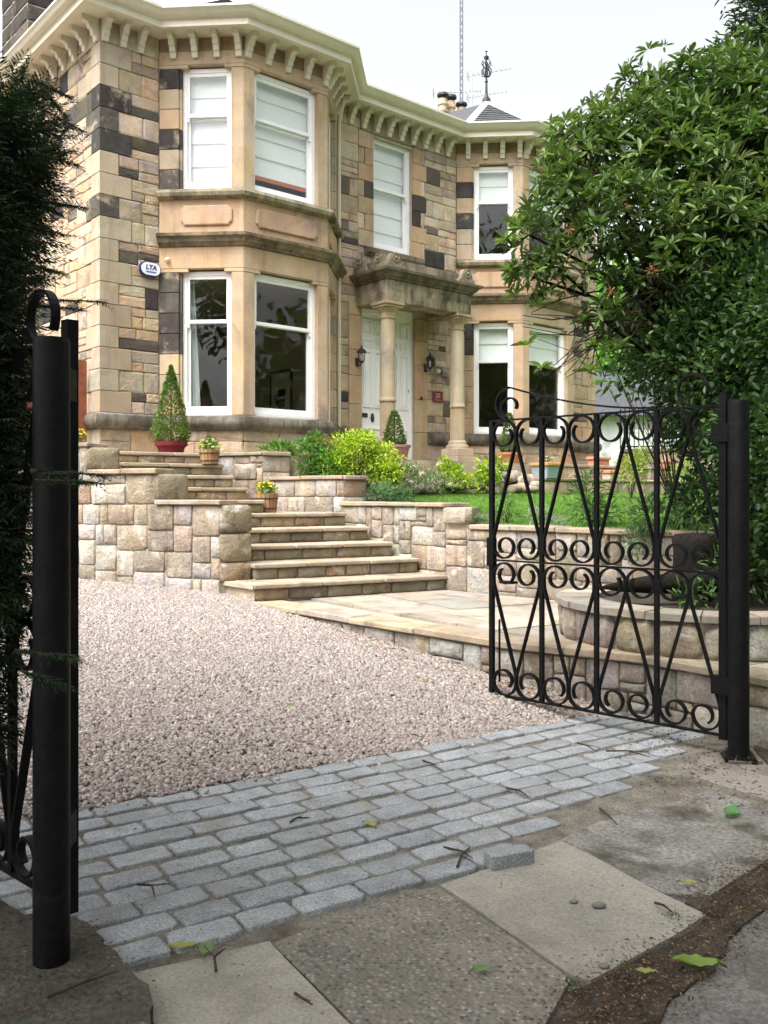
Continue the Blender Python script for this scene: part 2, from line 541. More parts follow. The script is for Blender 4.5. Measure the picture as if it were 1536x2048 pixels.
def polyz(name, mat, pts, z0, z1, tone, label=None, cat=None, kind=None, parent=None, wob=.006, seg=.16):
    out_ = []
    for i in range(len(pts)):
        a, b = Vector(pts[i][:2]), Vector(pts[(i + 1) % len(pts)][:2])
        k = max(1, int((b - a).length / seg))
        for q in range(k):
            p = a.lerp(b, q / k)
            out_.append((p.x + random.uniform(-wob, wob), p.y + random.uniform(-wob, wob)))
    return MB().prism(out_, z0, z1, tone).build(name, mat, parent, kind=kind, label=label, cat=cat)

def G0(*pp): return [gp(x, y, 0)[:2] for x, y in pp]
PAVE = empty('lane_paving', None, None); PAVE['kind'] = 'structure'
polyz('concrete_slab', 'concrete', G0((238, 1952), (538, 1882), (752, 2095), (360, 2120)), -.1, .001, (.25, .235, .2), parent=PAVE)
polyz('aggregate_slab', 'aggregate', G0((548, 1884), (812, 1782), (878, 1772), (1142, 1955), (1040, 2130), (762, 2105)), -.1, -.002, (1, 1, 1), parent=PAVE)
polyz('concrete_slab', 'concrete', G0((884, 1772), (1122, 1682), (1412, 1832), (1290, 1905), (1185, 1962), (1148, 1952)), -.1, .003, (.25, .235, .2), parent=PAVE)
polyz('concrete_slab', 'rough_concrete', G0((1126, 1678), (1270, 1600), (1376, 1560), (1540, 1618), (1560, 1700), (1420, 1790), (1330, 1786)), -.1, -.001, (.22, .21, .19), parent=PAVE)
polyz('flagstone', 'concrete', G0((1384, 1556), (1450, 1538), (1600, 1570), (1600, 1625)), -.1, .012, (.23, .21, .185), parent=PAVE)
polyz('soil_strip', 'earth', G0((1060, 2110), (1150, 1965), (1290, 1910), (1418, 1838), (1380, 1795), (1480, 1735), (1700, 1640), (1700, 1760), (1500, 1830), (1420, 1930), (1330, 2010), (1200, 2110)), -.1, -.0095, (1, 1, 1), parent=PAVE, wob=.022, seg=.06)

# ---- setts
APRON = empty('sett_apron', None, None); APRON['kind'] = 'structure'
sett_meshes = []
for k in range(9):
    mb = MB()
    L, Wd = .5, .5
    out_ = []
    for (sx, sy) in ((1, -1), (1, 1), (-1, 1), (-1, -1)):
        cr = random.uniform(.06, .18)
        q = [(L * sx, (Wd - cr * 1.5) * sy), ((L - cr * .2) * sx, (Wd - cr * .45) * sy), ((L - cr * .75) * sx, Wd * sy)]
        if sx * sy < 0: pass
        else: q = q
        if (sx, sy) in ((1, 1), (-1, -1)):
            out_ += q
        else:
            out_ += q[::-1]
    # add edge midpoints
    pts = []
    for i, p in enumerate(out_):
        pts.append(p)
        if i % 3 == 2:
            p2 = out_[(i + 1) % len(out_)]
            for t in (.35, .7):
                pts.append((lerp(p[0], p2[0], t) * random.uniform(.95, 1.02), lerp(p[1], p2[1], t) * random.uniform(.92, 1.03)))
    n = len(pts)
    rings = []
    for sc, z in ((1.0, -.08), (1.0, -.007), (.965, -.0012), (.84, .0004), (.4, .001)):
        rings.append([(x * (1 - (1 - sc) * (.55 if True else 1)), y * (1 - (1 - sc) * 1.0), z + random.uniform(-.0022, .0022) * (z > -.02)) for x, y in pts])
    vv = sum(rings, []) + [(0, 0, .002)]
    fs = []
    for r in range(4):
        for i in range(n):
            j = (i + 1) % n
            fs.append((r * n + i, r * n + j, (r + 1) * n + j, (r + 1) * n + i))
    for i in range(n):
        fs.append((4 * n + i, 4 * n + (i + 1) % n, 5 * n))
    g = random.uniform(.82, 1.1)
    mb.add(vv, fs, (.262 * g, .277 * g, .287 * g))
    me = mb.mesh('sett', True)
    me.materials.append(M['granite'])
    sett_meshes.append(me)
rowh = .14
lims_l = [.86, .72, .35, .05, -.3, -.45, -.5, -.55, -.6, -.6]
lims_r = [2.36, 2.86, 3.36, 3.84, 4.26, 4.50, 4.56, 4.56, 4.52, 4.44]
for j in range(10):
    w = W0 - 1.4 + (j + .5) * rowh
    c = lims_l[j] - random.uniform(0, .12)
    while c < lims_r[j]:
        ln = random.uniform(.20, .285) if random.random() > .12 else random.uniform(.13, .18)
        x, y = from_cw(c + ln / 2, w + random.uniform(-.008, .008) + .012 * sin(c * 2.1 + j * .7))
        o = link('sett', random.choice(sett_meshes), APRON)
        o.location = (x, y, ground_z(x, y) + .004 + random.uniform(-.003, .005))
        o.rotation_euler = (random.uniform(-.02, .02), random.uniform(-.02, .02), math.atan2(DY, DX) + random.uniform(-.02, .02) + (pi if random.random() < .5 else 0))
        o.scale = (ln - .010, rowh - .010 + random.uniform(-.006, .005), 1)
        c += ln

# ---- gravel pebbles
def pebbles(name, pts, size, parent, mat, pal, flat=.6):
    n = len(pts)
    cube = np.array([[-1, -1, -1], [1, -1, -1], [1, 1, -1], [-1, 1, -1], [-1, -1, 1], [1, -1, 1], [1, 1, 1], [-1, 1, 1]], float) * .5
    q = np.array([[4, 5, 6, 7], [0, 1, 5, 4], [1, 2, 6, 5], [2, 3, 7, 6], [3, 0, 4, 7]])
    V = np.repeat(cube[None], n, 0) * (1 + rng.uniform(-.35, .35, (n, 8, 3)))
    V *= np.stack([rng.uniform(.75, 1.35, n), rng.uniform(.6, 1.0, n), rng.uniform(.4, .75, n) * flat / .6], 1)[:, None, :]
    # random tilt and yaw
    a = rng.uniform(0, 2 * pi, n); t = rng.uniform(-.5, .5, n)
    x, y, z = V[..., 0].copy(), V[..., 1].copy(), V[..., 2].copy()
    ct, st = np.cos(t)[:, None], np.sin(t)[:, None]
    x, z = x * ct - z * st, x * st + z * ct
    ca, sa = np.cos(a)[:, None], np.sin(a)[:, None]
    x, y = x * ca - y * sa, x * sa + y * ca
    V = np.stack([x, y, z], 2) * size[:, None, None] + pts[:, None, :]
    Q = (q[None] + (np.arange(n) * 8)[:, None, None]).reshape(-1, 4)
    C = np.array(pal)[rng.integers(0, len(pal), n)] * rng.uniform(.8, 1.2, (n, 1))
    C = np.repeat(C[:, None], 8, 1).reshape(-1, 3)
    return np_mesh(name, V.reshape(-1, 3), Q, C, mat, parent, kind='stuff', smooth=True)

PATIO_EDGE = [(-1.264, 8.93), (-.288, 7.75), (.776, 6.55), (1.68, 5.89), (2.02, 5.42), (2.6, 4.6)]
def left_of_patio(x, y):
    """true on the gravel side of the patio wall"""
    for (ax, ay), (bx, by) in zip(PATIO_EDGE[:-1], PATIO_EDGE[1:]):
        if by <= y <= ay:
            t = (y - ay) / (by - ay)
            return x < ax + (bx - ax) * t
    return y > 8.9 and x < -1.2 or y < 4.6
n = 330000
x = rng.uniform(-4.6, 1.95, n); y = rng.uniform(3.0, 10.6, n)
w = -DY * x + DX * y - W0
dens = np.clip(1.25 - (y - 4) * .03, .55, 1)
keep = ((w > -.012 + .02 * np.sin(x * 23) * np.sin(x * 7.3)) | ((w > -.16) & (rng.uniform(0, 1, n) < .012))) & (rng.uniform(0, 1, n) < dens) & (y < 9.35 - .37 * (x + 1.67) + .02)
keep &= np.array([left_of_patio(a, b) for a, b in zip(x, y)])
keep &= (x > -.47 * y - .3)
x, y = x[keep], y[keep]
z = np.array([ground_z(a, b) for a, b in zip(x, y)]) + rng.uniform(-.005, .005, len(x)) + .004 + .008 * np.sin(x * 1.7 + .6) * np.sin(y * .9) + np.where(-DY * x + DX * y < W0 - .02, .004, 0)
PEB = grey([(.47, .38, .335), (.41, .32, .28), (.53, .45, .40), (.37, .28, .25), (.34, .295, .27), (.45, .34, .265), (.28, .255, .25), (.57, .51, .455), (.43, .345, .305), (.36, .25, .21)], .28, .80)
PEB = [tuple(.62 * c[i] + .38 * (.345, .295, .265)[i] for i in range(3)) for c in PEB]
g_ = pebbles('pebbles', np.stack([x, y, z], 1), rng.uniform(.009, .0195, len(x)) * rng.choice([1, 1, 1, 1.35], len(x)), GR, 'pebble', PEB)
print('pebbles', len(x))

# ------------------------------------------------------------------ house
AX, AY = -3.22, 13.10
HANG = math.atan2(.649, .760)
HOUSE = empty('stone_villa', 'two storey sandstone villa with canted bay windows and columned porch', 'house', (AX, AY, 0), HANG)
def hw(s, q, z=0):
    return (AX + s * .7604 - q * .6494, AY + s * .6494 + q * .7604, z)
k_ = .8676
LB = [(0, 0), (k_, -k_), (k_ + 1.494, -k_), (2 * k_ + 1.494, 0)]
RB = [(p[0] + 6.0, p[1]) for p in LB]
S_L, S_R = -.88, 10.23
WALL = [(S_L, 9.0), (S_L, 0)] + LB + RB + [(S_R, 0), (S_R, 9.0)]
ZF, Z_SILL, Z_G1, Z_CN, Z_FS, Z_F0, Z_F1, Z_EV = 2.0, 2.60, 4.65, 5.02, 5.68, 5.83, 7.56, 8.02

def offset(path, o):
    res = []
    n = len(path)
    for i in range(n):
        p = Vector(path[i])
        ds = []
        if i > 0: ds.append((p - Vector(path[i - 1])).normalized())
        if i < n - 1: ds.append((Vector(path[i + 1]) - p).normalized())
        ns = [Vector((d.y, -d.x)) for d in ds]
        if len(ns) == 1:
            res.append(tuple(p + ns[0] * o))
        else:
            b = (ns[0] + ns[1])
            b /= (1 + ns[0].dot(ns[1]))
            res.append(tuple(p + b * o))
    return res

def sweep(path, prof, closed=True):
    mb = MB()
    rows = [offset(path, o) for o, z in prof]
    m, n = len(prof), len(path)
    vv = [(rows[j][i][0], rows[j][i][1], prof[j][1]) for i in range(n) for j in range(m)]
    fs = []
    for i in range(n - 1):
        for j in range(m if closed else m - 1):
            l = (j + 1) % m
            fs.append((i * m + j, i * m + l, (i + 1) * m + l, (i + 1) * m + j))
    if closed:
        fs.append(tuple(range(m)))
        fs.append(tuple(range((n - 1) * m + m - 1, (n - 1) * m - 1, -1)))
    mb.add(vv, fs)
    return mb

def retone(mb, t):
    mb.c = [t] * len(mb.v)
    return mb

def slab(path, z0, z1, o):
    return MB().prism([p for p in offset(path, o)], z0, z1)

# inner slabs and partitions (floors, ceilings, rooms)
slab(WALL, 1.2, 1.99, -.06).build('floor', 'inner_floor', HOUSE)
slab(WALL, 4.93, 5.30, -.06).build('floor', 'inner_wall', HOUSE)
slab(WALL, 7.90, 8.0, -.06).build('ceiling', 'inner_wall', HOUSE)
for s0, s1, q0, q1 in ((3.6, 3.72, .28, 4.6), (5.52, 5.64, .28, 4.6), (-.6, 9.9, 4.6, 4.72)):
    MB().box(s0, s1, q0, q1, 1.99, 4.93).box(s0, s1, q0, q1, 5.30, 7.90).build('partition', 'inner_wall', HOUSE)

WALLP = {}
def wall_part(name, boxes):
    mb = MB()
    for b in boxes:
        mb.box(*b)
    o = mb.build(name, 'mortar', HOUSE)
    return o
cw = -.022     # wall face of the core lies behind the stones
W_side = wall_part('wall', [(S_L - cw, S_L + .32, -cw, 9.0, .8, Z_EV)])
W_left = wall_part('wall', [(S_L + .32, .02, -cw, .32, .8, Z_EV)])
D0, D1, DQ = 3.74, 4.95, .09
W_mid = wall_part('wall', [(3.21, D0, -cw, .32, .8, 4.72), (D1, 6.02, -cw, .32, .8, 4.72),
                           (3.21, 4.0, -cw, .32, 4.72, Z_EV), (4.90, 6.02, -cw, .32, 4.72, Z_EV),
                           (4.0, 4.90, -cw, .32, 4.72, 5.70), (4.0, 4.90, -cw, .32, 7.62, Z_EV)])
W_right = wall_part('wall', [(9.21, S_R + cw, -cw, .32, .8, Z_EV), (S_R - .32, S_R + cw, .32, 9.0, .8, Z_EV)])
MB().box(S_L, S_R, 9.0, 9.3, .8, Z_EV).build('wall', 'sandstone', HOUSE)

# squared-rubble facing
house_stones = []
def wall_fn(kind):
    if kind == 'front':
        return lambda a, o, z: (a, -o, z)
    if kind == 'side':
        return lambda a, o, z: (S_L - o, a, z)
    if kind == 'rside':
        return lambda a, o, z: (S_R + o, a, z)

DARK_AT = []
def tone_for(pz, dark_p):
    r = random.random()
    if r < dark_p:
        return jit(random.choice(SOOT), .2), True
    return jit(random.choice(TAN), .12), False

def fill_courses(kind, a0, a1, z0, z1, left_cut, right_cut, parent, dark=.16, blocks=None, prio=0):
    fn = wall_fn(kind)
    n = max(1, round((z1 - z0) / .295))
    h = (z1 - z0) / n
    for k in range(n):
        c0, c1 = z0 + k * h, z0 + (k + 1) * h
        zz = (c0 + c1) / 2
        spans = [(a0 + left_cut(k), a1 - right_cut(k))]
        for (b0, b1, bz0, bz1) in (blocks or []):
            if bz0 < zz < bz1:
                ns = []
                for (p, q) in spans:
                    if b1 <= p or b0 >= q: ns.append((p, q)); continue
                    if b0 > p: ns.append((p, b0))
                    if b1 < q: ns.append((b1, q))
                spans = ns
        for (p, q) in spans:
            if q - p < .05: continue
            x = p
            while x < q - .01:
                w = random.uniform(.28, .6)
                if q - x - w < .2: w = q - x
                r = random.random()
                if w < .2 or r < .3:
                    rows = [1.0]
                elif r < .94:
                    rows = [random.choice((.42, .5, .58))]; rows.append(1 - rows[0])
                else:
                    rows = [.3, .34, .36]
                zc = c0
                for f in rows:
                    hh = h * f
                    parts = [(x, x + w)]
                    if w > .4 and random.random() < .35:
                        m_ = x + w * random.uniform(.35, .65); parts = [(x, m_), (m_, x + w)]
                    for (u0, u1) in parts:
                        house_stones.append((prio + (abs(u0) if kind == 'side' else 0), kind, u0, u1, zc, zc + hh, dark, parent))
                    zc += hh
                x += w

QZ0 = Z_SILL
nq = 18
qh = (7.99 - QZ0) / nq
lc = lambda k: .46 if k % 2 == 0 else .27
lc2 = lambda k: .27 if k % 2 == 0 else .46
fill_courses('front', S_L, 0, QZ0, 7.99, lc, lambda k: 0, W_left, .17, prio=0)
mid_marg = lambda k: .34 if k % 2 == 0 else .2
blk = [(4.0, 4.90, 5.55, 7.66), (3.72, 5.16, 7.66, 7.99), (3.70, 5.53, 1.9, 5.2)]
fill_courses('front', 3.23, 6.0, QZ0, 7.99, lambda k: 0, lambda k: 0, W_mid, .13, blocks=[(4.0 - .34, 4.9 + .30, 5.62, 7.68), (3.72, 5.16, 7.6, 7.99), (3.46, 5.26, 1.9, 4.72), (3.6, 5.65, 4.72, 5.3)], prio=.5)
fill_courses('side', 0, 8.8, QZ0, 7.99, lc2, lambda k: 0, W_side, .16, prio=1)
fill_courses('front', 9.23, S_R, QZ0, 7.99, lambda k: 0, lc, W_right, .1, prio=1.2)
fill_courses('rside', .5, 8.8, QZ0, 7.99, lambda k: 0, lambda k: 0, W_right, .2, prio=30)
# base courses under the sill course
fill_courses('front', S_L, 0, 1.7, 2.38, lambda k: 0, lambda k: 0, W_left, .05, prio=.2)
fill_courses('front', 3.23, 6.0, 1.8, 2.38, lambda k: 0, lambda k: 0, W_mid, .2, blocks=[(3.46, 5.26, 1.7, 2.5)], prio=.6)
fill_courses('front', 9.23, S_R, 1.7, 2.38, lambda k: 0, lambda k: 0, W_right, .1, prio=1.3)
house_stones.sort(key=lambda t: t[0])
bulk = MB(); bulkd = MB()
for i, (_, kind, u0, u1, z0, z1, dk, par) in enumerate(house_stones):
    tn, isd = tone_for((z0 + z1) / 2, dk)
    mb = MB() if i < 225 else bulk
    stone(mb, wall_fn(kind), u0 + .004, u1 - .004, z0 + .004, z1 - .004, -.05, random.uniform(-.004, .009), tn, rough=.008, corner=.06, inset=.1, jitter=.003)
    if i < 225:
        mb.build('stone', 'sandstone', par)
bulk.build('stone_facing', 'sandstone', HOUSE, kind='stuff')

# quoins on both front corners
darkq = {11, 12, 13, 14, 15, 9, 3}
for k in range(nq):
    z0, z1 = QZ0 + k * qh + .003, QZ0 + (k + 1) * qh - .003
    l1, l2 = (.46, .27) if k % 2 == 0 else (.27, .46)
    t = jit(random.choice(SOOT[:3]), .15) if k in (12, 13, 14, 9) else jit(random.choice([(.40, .335, .245), (.38, .305, .22), (.42, .35, .26)]), .07)
    MB().cbox(S_L - .012, S_L + l1 - .004, -.012, l2 - .004, z0, z1, .006, None, t).build('quoin', 'soot_stone' if k in (12, 13, 14, 9) else 'ashlar', HOUSE)
    t = jit(random.choice(TAN), .07)
    MB().cbox(S_R - l1 + .004, S_R + .012, -.012, l2 - .004, z0, z1, .006, None, t).build('quoin', 'ashlar', HOUSE)
# dressed margins of the window over the porch, its lintel
for k in range(7):
    z0 = 5.70 + k * .28
    for sd, e in ((-1, 4.0), (1, 4.9)):
        w_ = .34 if (k + (sd > 0)) % 2 == 0 else .2
        t = jit(random.choice(SOOT[:4]), .1) if (k, sd) in ((3, -1), (2, 1), (3, 1)) else jit(random.choice([(.45, .31, .19), (.44, .34, .23)]), .08)
        a0, a1 = (e - w_, e) if sd < 0 else (e, e + w_)
        MB().cbox(a0 + .003, a1 - .003, -.008, .2, z0 + .003, z0 + .277, .005, None, t).build('margin_stone', 'ashlar', HOUSE)
        if w_ < .3:
            b0, b1 = (e - .34, e - .2) if sd < 0 else (e + .2, e + .30)
            mb = MB(); stone(mb, wall_fn('front'), b0 + .003, b1 - .003, z0 + .003, z0 + .277, -.05, .004, jit(random.choice(TAN), .1), corner=.08)
            mb.build('stone', 'sandstone', W_mid)
MB().cbox(3.72, 5.16, -.012, .2, 7.665, 7.985, .008, None, (.30, .245, .17)).build('lintel', 'ashlar', HOUSE)
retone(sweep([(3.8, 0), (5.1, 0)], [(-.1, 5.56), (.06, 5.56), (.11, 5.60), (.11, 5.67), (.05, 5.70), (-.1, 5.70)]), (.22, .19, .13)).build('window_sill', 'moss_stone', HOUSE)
# margins of the doorway
for a0, a1 in ((3.46, D0 - .002), (D1 + .002, 5.26)):
    zz = 2.0
    i = 0
    while zz < 4.6:
        h = random.uniform(.38, .62)
        h = min(h, 4.72 - zz)
        MB().cbox(a0, a1, -.01, .3, zz + .003, zz + h - .003, .006, None, jit(random.choice([(.44, .31, .19), (.42, .33, .21), (.46, .35, .22)]), .1)).build('margin_stone', 'ashlar', HOUSE)
        zz += h

# ---- bays
def face_fn(p, d):
    n = (d[1], -d[0])
    return lambda a, o, z: (p[0] + d[0] * a + n[0] * o, p[1] + d[1] * a + n[1] * o, z)
r2 = math.sqrt(.5)

WIN_TONE = (.8, .8, .78)
def sash_window(fn, a0, a1, z0, z1, zm, parent, blind=None, name='window', curtain=False):
    """box frame with two sashes; fn(a, o, z), glass about 0.13 behind the face"""
    f = .055
    mb = MB()
    o0, o1 = -.20, -.085
    mb.box(a0, a0 + f, o0, o1, z0, z1, fn).box(a1 - f, a1, o0, o1, z0, z1, fn)
    mb.box(a0 + f, a1 - f, o0, o1, z1 - f, z1, fn).box(a0 + f, a1 - f, o0, o1 + .02, z0, z0 + .07, fn)
    w = mb.build(name, 'white_paint', parent)
    b0, b1 = a0 + f, a1 - f
    st = .04
    # upper sash in front, lower sash behind, with horns
    mb = MB()
    mb.box(b0, b0 + st, -.135, -.10, zm, z1 - f, fn).box(b1 - st, b1, -.135, -.10, zm, z1 - f, fn)
    mb.box(b0 + st, b1 - st, -.135, -.10, z1 - f - .05, z1 - f, fn).box(b0, b1, -.135, -.098, zm - .035, zm + .012, fn)
    mb.box(b0 + .003, b0 + st * .8, -.13, -.102, zm - .1, zm - .035, fn).box(b1 - st * .8, b1 - .003, -.13, -.102, zm - .1, zm - .035, fn)
    mb.build('sash', 'white_paint', w)
    mb = MB()
    mb.box(b0, b0 + st, -.18, -.14, z0 + .07, zm, fn).box(b1 - st, b1, -.18, -.14, z0 + .07, zm, fn)
    mb.box(b0 + st, b1 - st, -.18, -.14, z0 + .07, z0 + .16, fn).box(b0 + st, b1 - st, -.18, -.14, zm - .04, zm, fn)
    mb.build('sash', 'white_paint', w)
    MB().box(b0 + st, b1 - st, -.12, -.116, zm + .012, z1 - f - .05, fn).build('pane', 'glass', w)
    MB().box(b0 + st, b1 - st, -.162, -.158, z0 + .16, zm - .04, fn).build('pane', 'glass', w)
    if blind:
        zb, trim = blind
        folds = max(2, round((z1 - zb) / .32))
        vv, fs = [], []
        ztop = z1 - .04
        rows = []
        for k in range(folds):
            za, zb_ = lerp(ztop, zb, k / folds), lerp(ztop, zb, (k + 1) / folds)
            rows += [(za - .0, -.23), (lerp(za, zb_, .5), -.218), (zb_ + .012, -.206), (zb_ + .002, -.228)]
        for (zz, o) in rows:
            vv += [fn(b0 - .02, o, zz), fn(b1 + .02, o, zz), fn(b1 + .02, o - .012, zz), fn(b0 - .02, o - .012, zz)]
        for k in range(len(rows) - 1):
            for i in range(4):
                j = (i + 1) % 4
                fs.append((k * 4 + i, k * 4 + j, k * 4 + 4 + j, k * 4 + 4 + i))
        MB().add(vv, fs, (.88, .89, .88)).build('blind', 'fabric', w)
        if trim:
            MB().box(b0 - .02, b1 + .02, -.235, -.203, zb - .05, zb, fn, (.55, .16, .06)).build('blind_trim', 'fabric', w)
    if curtain:
        vv, fs = [], []
        for i in range(13):
            a = lerp(b0 + .0, b0 + .15, i / 12)
            vv += [fn(a, -.26 + .02 * sin(i * 2.0), z0 + .1), fn(lerp(b0, b0 + .05, i / 12), -.26 + .02 * sin(i * 2.0), z1 - .05)]
        for i in range(12):
            fs.append((2 * i, 2 * i + 2, 2 * i + 3, 2 * i + 1))
        MB().add(vv, fs, (.62, .68, .66)).build('curtain', 'fabric', w)
    return w

def ash(fn, a0, a1, o0, o1, z0, z1, tone, name='ashlar_block', mat='ashlar', parent=None, c=.008):
    return MB().cbox(a0, a1, o0, o1, z0, z1, c, fn, tone).build(name, mat, parent or HOUSE)

T_OR, T_BF, T_GR = (.48, .335, .215), (.45, .345, .235), (.38, .31, .22)
def bay(pts, blinds, darkset, dark_gf):
    path = [(pts[0][0] - .0, pts[0][1])] + pts[1:3] + [pts[3]]
    faces = [(pts[0], (r2, -r2), 1.227, .325, 1.052), (pts[1], (1, 0), 1.494, .185, 1.309), (pts[2], (r2, r2), 1.227, .175, .902)]
    for i, (p, d, L, a0, a1) in enumerate(faces):
        fn = face_fn(p, d)
        # pier stones
        for (b0, b1, endpier) in ((0, a0, i == 0), (a1, L, i == 2)):
            lo, hi = (b0 + .0, b1), None
            if endpier:
                for z0, z1, nb_, fl in ((Z_SILL, Z_G1, 7, 0), (Z_F0, Z_F1, 6, 1)):
                    for k in range(nb_):
                        za, zb_ = lerp(z0, z1, k / nb_), lerp(z0, z1, (k + 1) / nb_)
                        dk = (fl, k) in darkset if i == 0 else False
                        t = jit(random.choice(SOOT[:3]), .1) if dk else jit(random.choice((T_OR, T_BF, T_GR)), .05)
                        e0, e1 = (b0 + .004, b1 - .035) if i == 0 else (b0 + .035, b1 - .004)
                        ash(fn, e0, e1, -.22, .0, za + .003, zb_ - .003, t, 'pier_stone', 'soot_stone' if dk else 'ashlar')
                        # splayed reveal beside the window
                        e0, e1 = (b1 - .035, b1) if i == 0 else (b0, b0 + .035)
                        MB().box(e0, e1, -.22, -.03, za + .002, zb_ - .002, fn, jit(t, .08)).build('reveal_stone', 'ashlar', HOUSE)
            else:
                for z0, z1 in ((Z_SILL, Z_G1), (Z_F0, Z_F1)):
                    ash(fn, b0, b1, -.22, -.002, z0 + .002, z1 - .002, jit(random.choice((T_OR, T_BF)), .06), 'mullion')
        # window heads: deep lintel with a shallow shouldered soffit
        for z0, z1, lab in ((Z_G1, Z_CN - .01, 0), (Z_F1, 7.80, 1)):
            t = jit(random.choice((T_OR, T_BF)), .06)
            ash(fn, 0, L, -.24, .006, z0 + .045, z1, t, 'lintel')
            [MB().box(e0, e1, -.238, .003, z0, z0 + .045, fn, t).build('lintel_shoulder', 'ashlar', HOUSE) for e0, e1 in ((.002, a0 + .1), (a1 - .1, L - .002))]
        ash(fn, 0, L, -.24, -.004, 7.80, 7.99, jit((.30, .22, .15), .1), 'frieze_stone')
        # apron under the upper windows, raised panel with cut corners
        t = jit((.46, .32, .21), .04)
        ash(fn, 0, L, -.24, .0, Z_CN + .15, Z_FS + .02, t, 'apron_stone')
        m0, m1, n0, n1, c = .16 if i != 1 else .2, L - (.16 if i != 1 else .2), 5.31, 5.59, .055
        if i == 0: m0 = .32
        if i == 2: m1 = L - .32
        pp = [(m0 + c, n0), (m1 - c, n0), (m1 - c * .6, n0 + c * .6), (m1, n0 + c), (m1, n1 - c), (m1 - c * .6, n1 - c * .6), (m1 - c, n1), (m0 + c, n1), (m0 + c * .6, n1 - c * .6), (m0, n1 - c), (m0, n0 + c), (m0 + c * .6, n0 + c * .6)]
        ca, cz = (m0 + m1) / 2, (n0 + n1) / 2
        vv = [fn(a, -.01, z) for a, z in pp] + [fn(a, .022, z) for a, z in pp] + [fn(ca + (a - ca) * .94, .03, cz + (z - cz) * .88) for a, z in pp]
        npp = len(pp)
        fs = [(r * npp + q, r * npp + (q + 1) % npp, (r + 1) * npp + (q + 1) % npp, (r + 1) * npp + q) for r in (0, 1) for q in range(npp)] + [tuple(range(2 * npp, 3 * npp))]
        MB().add(vv, fs, jit((.48, .33, .22), .05)).build('panel', 'ashlar', HOUSE)
        # base below the sill course
        for a_0, a_1, b_0, b_1 in pack(L, .70, [(5, 2), (6, 2), (4, 2), (7, 2), (8, 2)], .09):
            mb = MB(); stone(mb, fn, a_0 + .004, a_1 - .004, 1.7 + b_0 + .003, 1.7 + b_1 - .003, -.2, .01, jit(random.choice(TAN + [(.45, .27, .16)]), .12), corner=.06, rough=.008)
            mb.build('stone', 'sandstone', W_left if pts[0][0] < 3 else W_right)
        # windows
        gf, ff, cur = blinds[i]
        sash_window(fn, a0, a1, Z_SILL - .02, Z_G1 + .02, 3.97, HOUSE, gf, curtain=cur)
        sash_window(fn, a0, a1, Z_F0 - .02, Z_F1 + .02, 6.93, HOUSE, ff)
    core_p = offset(path, -.03)
    # moulded string cornice, upper sill
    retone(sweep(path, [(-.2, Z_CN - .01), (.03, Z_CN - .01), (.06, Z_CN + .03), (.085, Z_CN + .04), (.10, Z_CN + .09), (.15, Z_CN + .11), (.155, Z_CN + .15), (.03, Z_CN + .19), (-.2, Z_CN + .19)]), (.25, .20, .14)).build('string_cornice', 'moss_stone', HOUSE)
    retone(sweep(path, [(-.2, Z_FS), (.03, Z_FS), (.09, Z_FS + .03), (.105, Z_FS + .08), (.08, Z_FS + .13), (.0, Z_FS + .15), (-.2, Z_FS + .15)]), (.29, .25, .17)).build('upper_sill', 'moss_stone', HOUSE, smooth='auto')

bay(LB, [(None, (5.88, False), True), (None, (6.13, True), False), (None, (5.9, False), False)], {(1, 5), (1, 2), (1, 0), (0, 6), (0, 5), (0, 4), (0, 3)}, True)
bay(RB, [((3.95, False), (6.93, False), False), ((3.93, False), (6.95, False), False), (None, None, False)], {(1, 4), (1, 2), (0, 6), (0, 5)}, False)
sash_window(lambda a, o, z: (a, -o, z), 4.0, 4.9, 5.70, 7.66, 6.80, HOUSE, (5.75, False))

# sill course running round the whole front
prof = [(-.15, 2.375), (.02, 2.375), (.06, 2.40), (.10, 2.45), (.105, 2.52), (.08, 2.575), (.02, 2.60), (-.15, 2.60)]
for i, seg in enumerate(([(S_L, 6.0), (S_L, 0)] + LB + [(3.45, 0)], [(5.27, 0)] + RB + [(S_R, 0), (S_R, 6.0)])):
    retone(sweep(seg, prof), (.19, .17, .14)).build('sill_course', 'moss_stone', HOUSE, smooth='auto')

# frieze band under the soffit of the plain walls
for seg in ([(S_L, 9.0), (S_L, 0), (0, 0)],):
    pass

# ---- eaves
EP = WALL
def offp(o): return offset(EP, o)
sweep(EP, [(-.3, Z_EV - .03), (.34, Z_EV - .03), (.34, Z_EV + .02), (-.3, Z_EV + .02)]).build('soffit', 'cream_paint', HOUSE)
sweep(EP, [(.342, Z_EV - .055), (.375, Z_EV - .055), (.375, Z_EV + .03), (.395, Z_EV + .04), (.395, Z_EV + .14), (.342, Z_EV + .14)]).build('fascia', 'cream_paint', HOUSE)
sweep(EP, [(.397, Z_EV + .045), (.43, Z_EV + .05), (.47, Z_EV + .085), (.485, Z_EV + .13), (.505, Z_EV + .145), (.505, Z_EV + .175), (.47, Z_EV + .175), (.45, Z_EV + .1), (.397, Z_EV + .09)]).build('gutter', 'cream_paint', HOUSE, smooth='auto')
bp = [(0, 0), (0, -.30), (.045, -.30), (.06, -.235), (.085, -.225), (.10, -.16), (.13, -.15), (.155, -.085), (.225, -.07), (.24, 0)]
mb = MB()
for sx in (-.042, .042):
    mb.v += [(sx, -o, z) for o, z in bp]
mb.c = [(1, 1, 1)] * len(mb.v)
nb_ = len(bp)
mb.f = [tuple(range(nb_)), tuple(range(2 * nb_ - 1, nb_ - 1, -1))] + [(i, i + nb_, (i + 1) % nb_ + nb_, (i + 1) % nb_) for i in range(nb_)]
br_me = mb.mesh('bracket'); br_me.materials.append(M['cream_paint'])
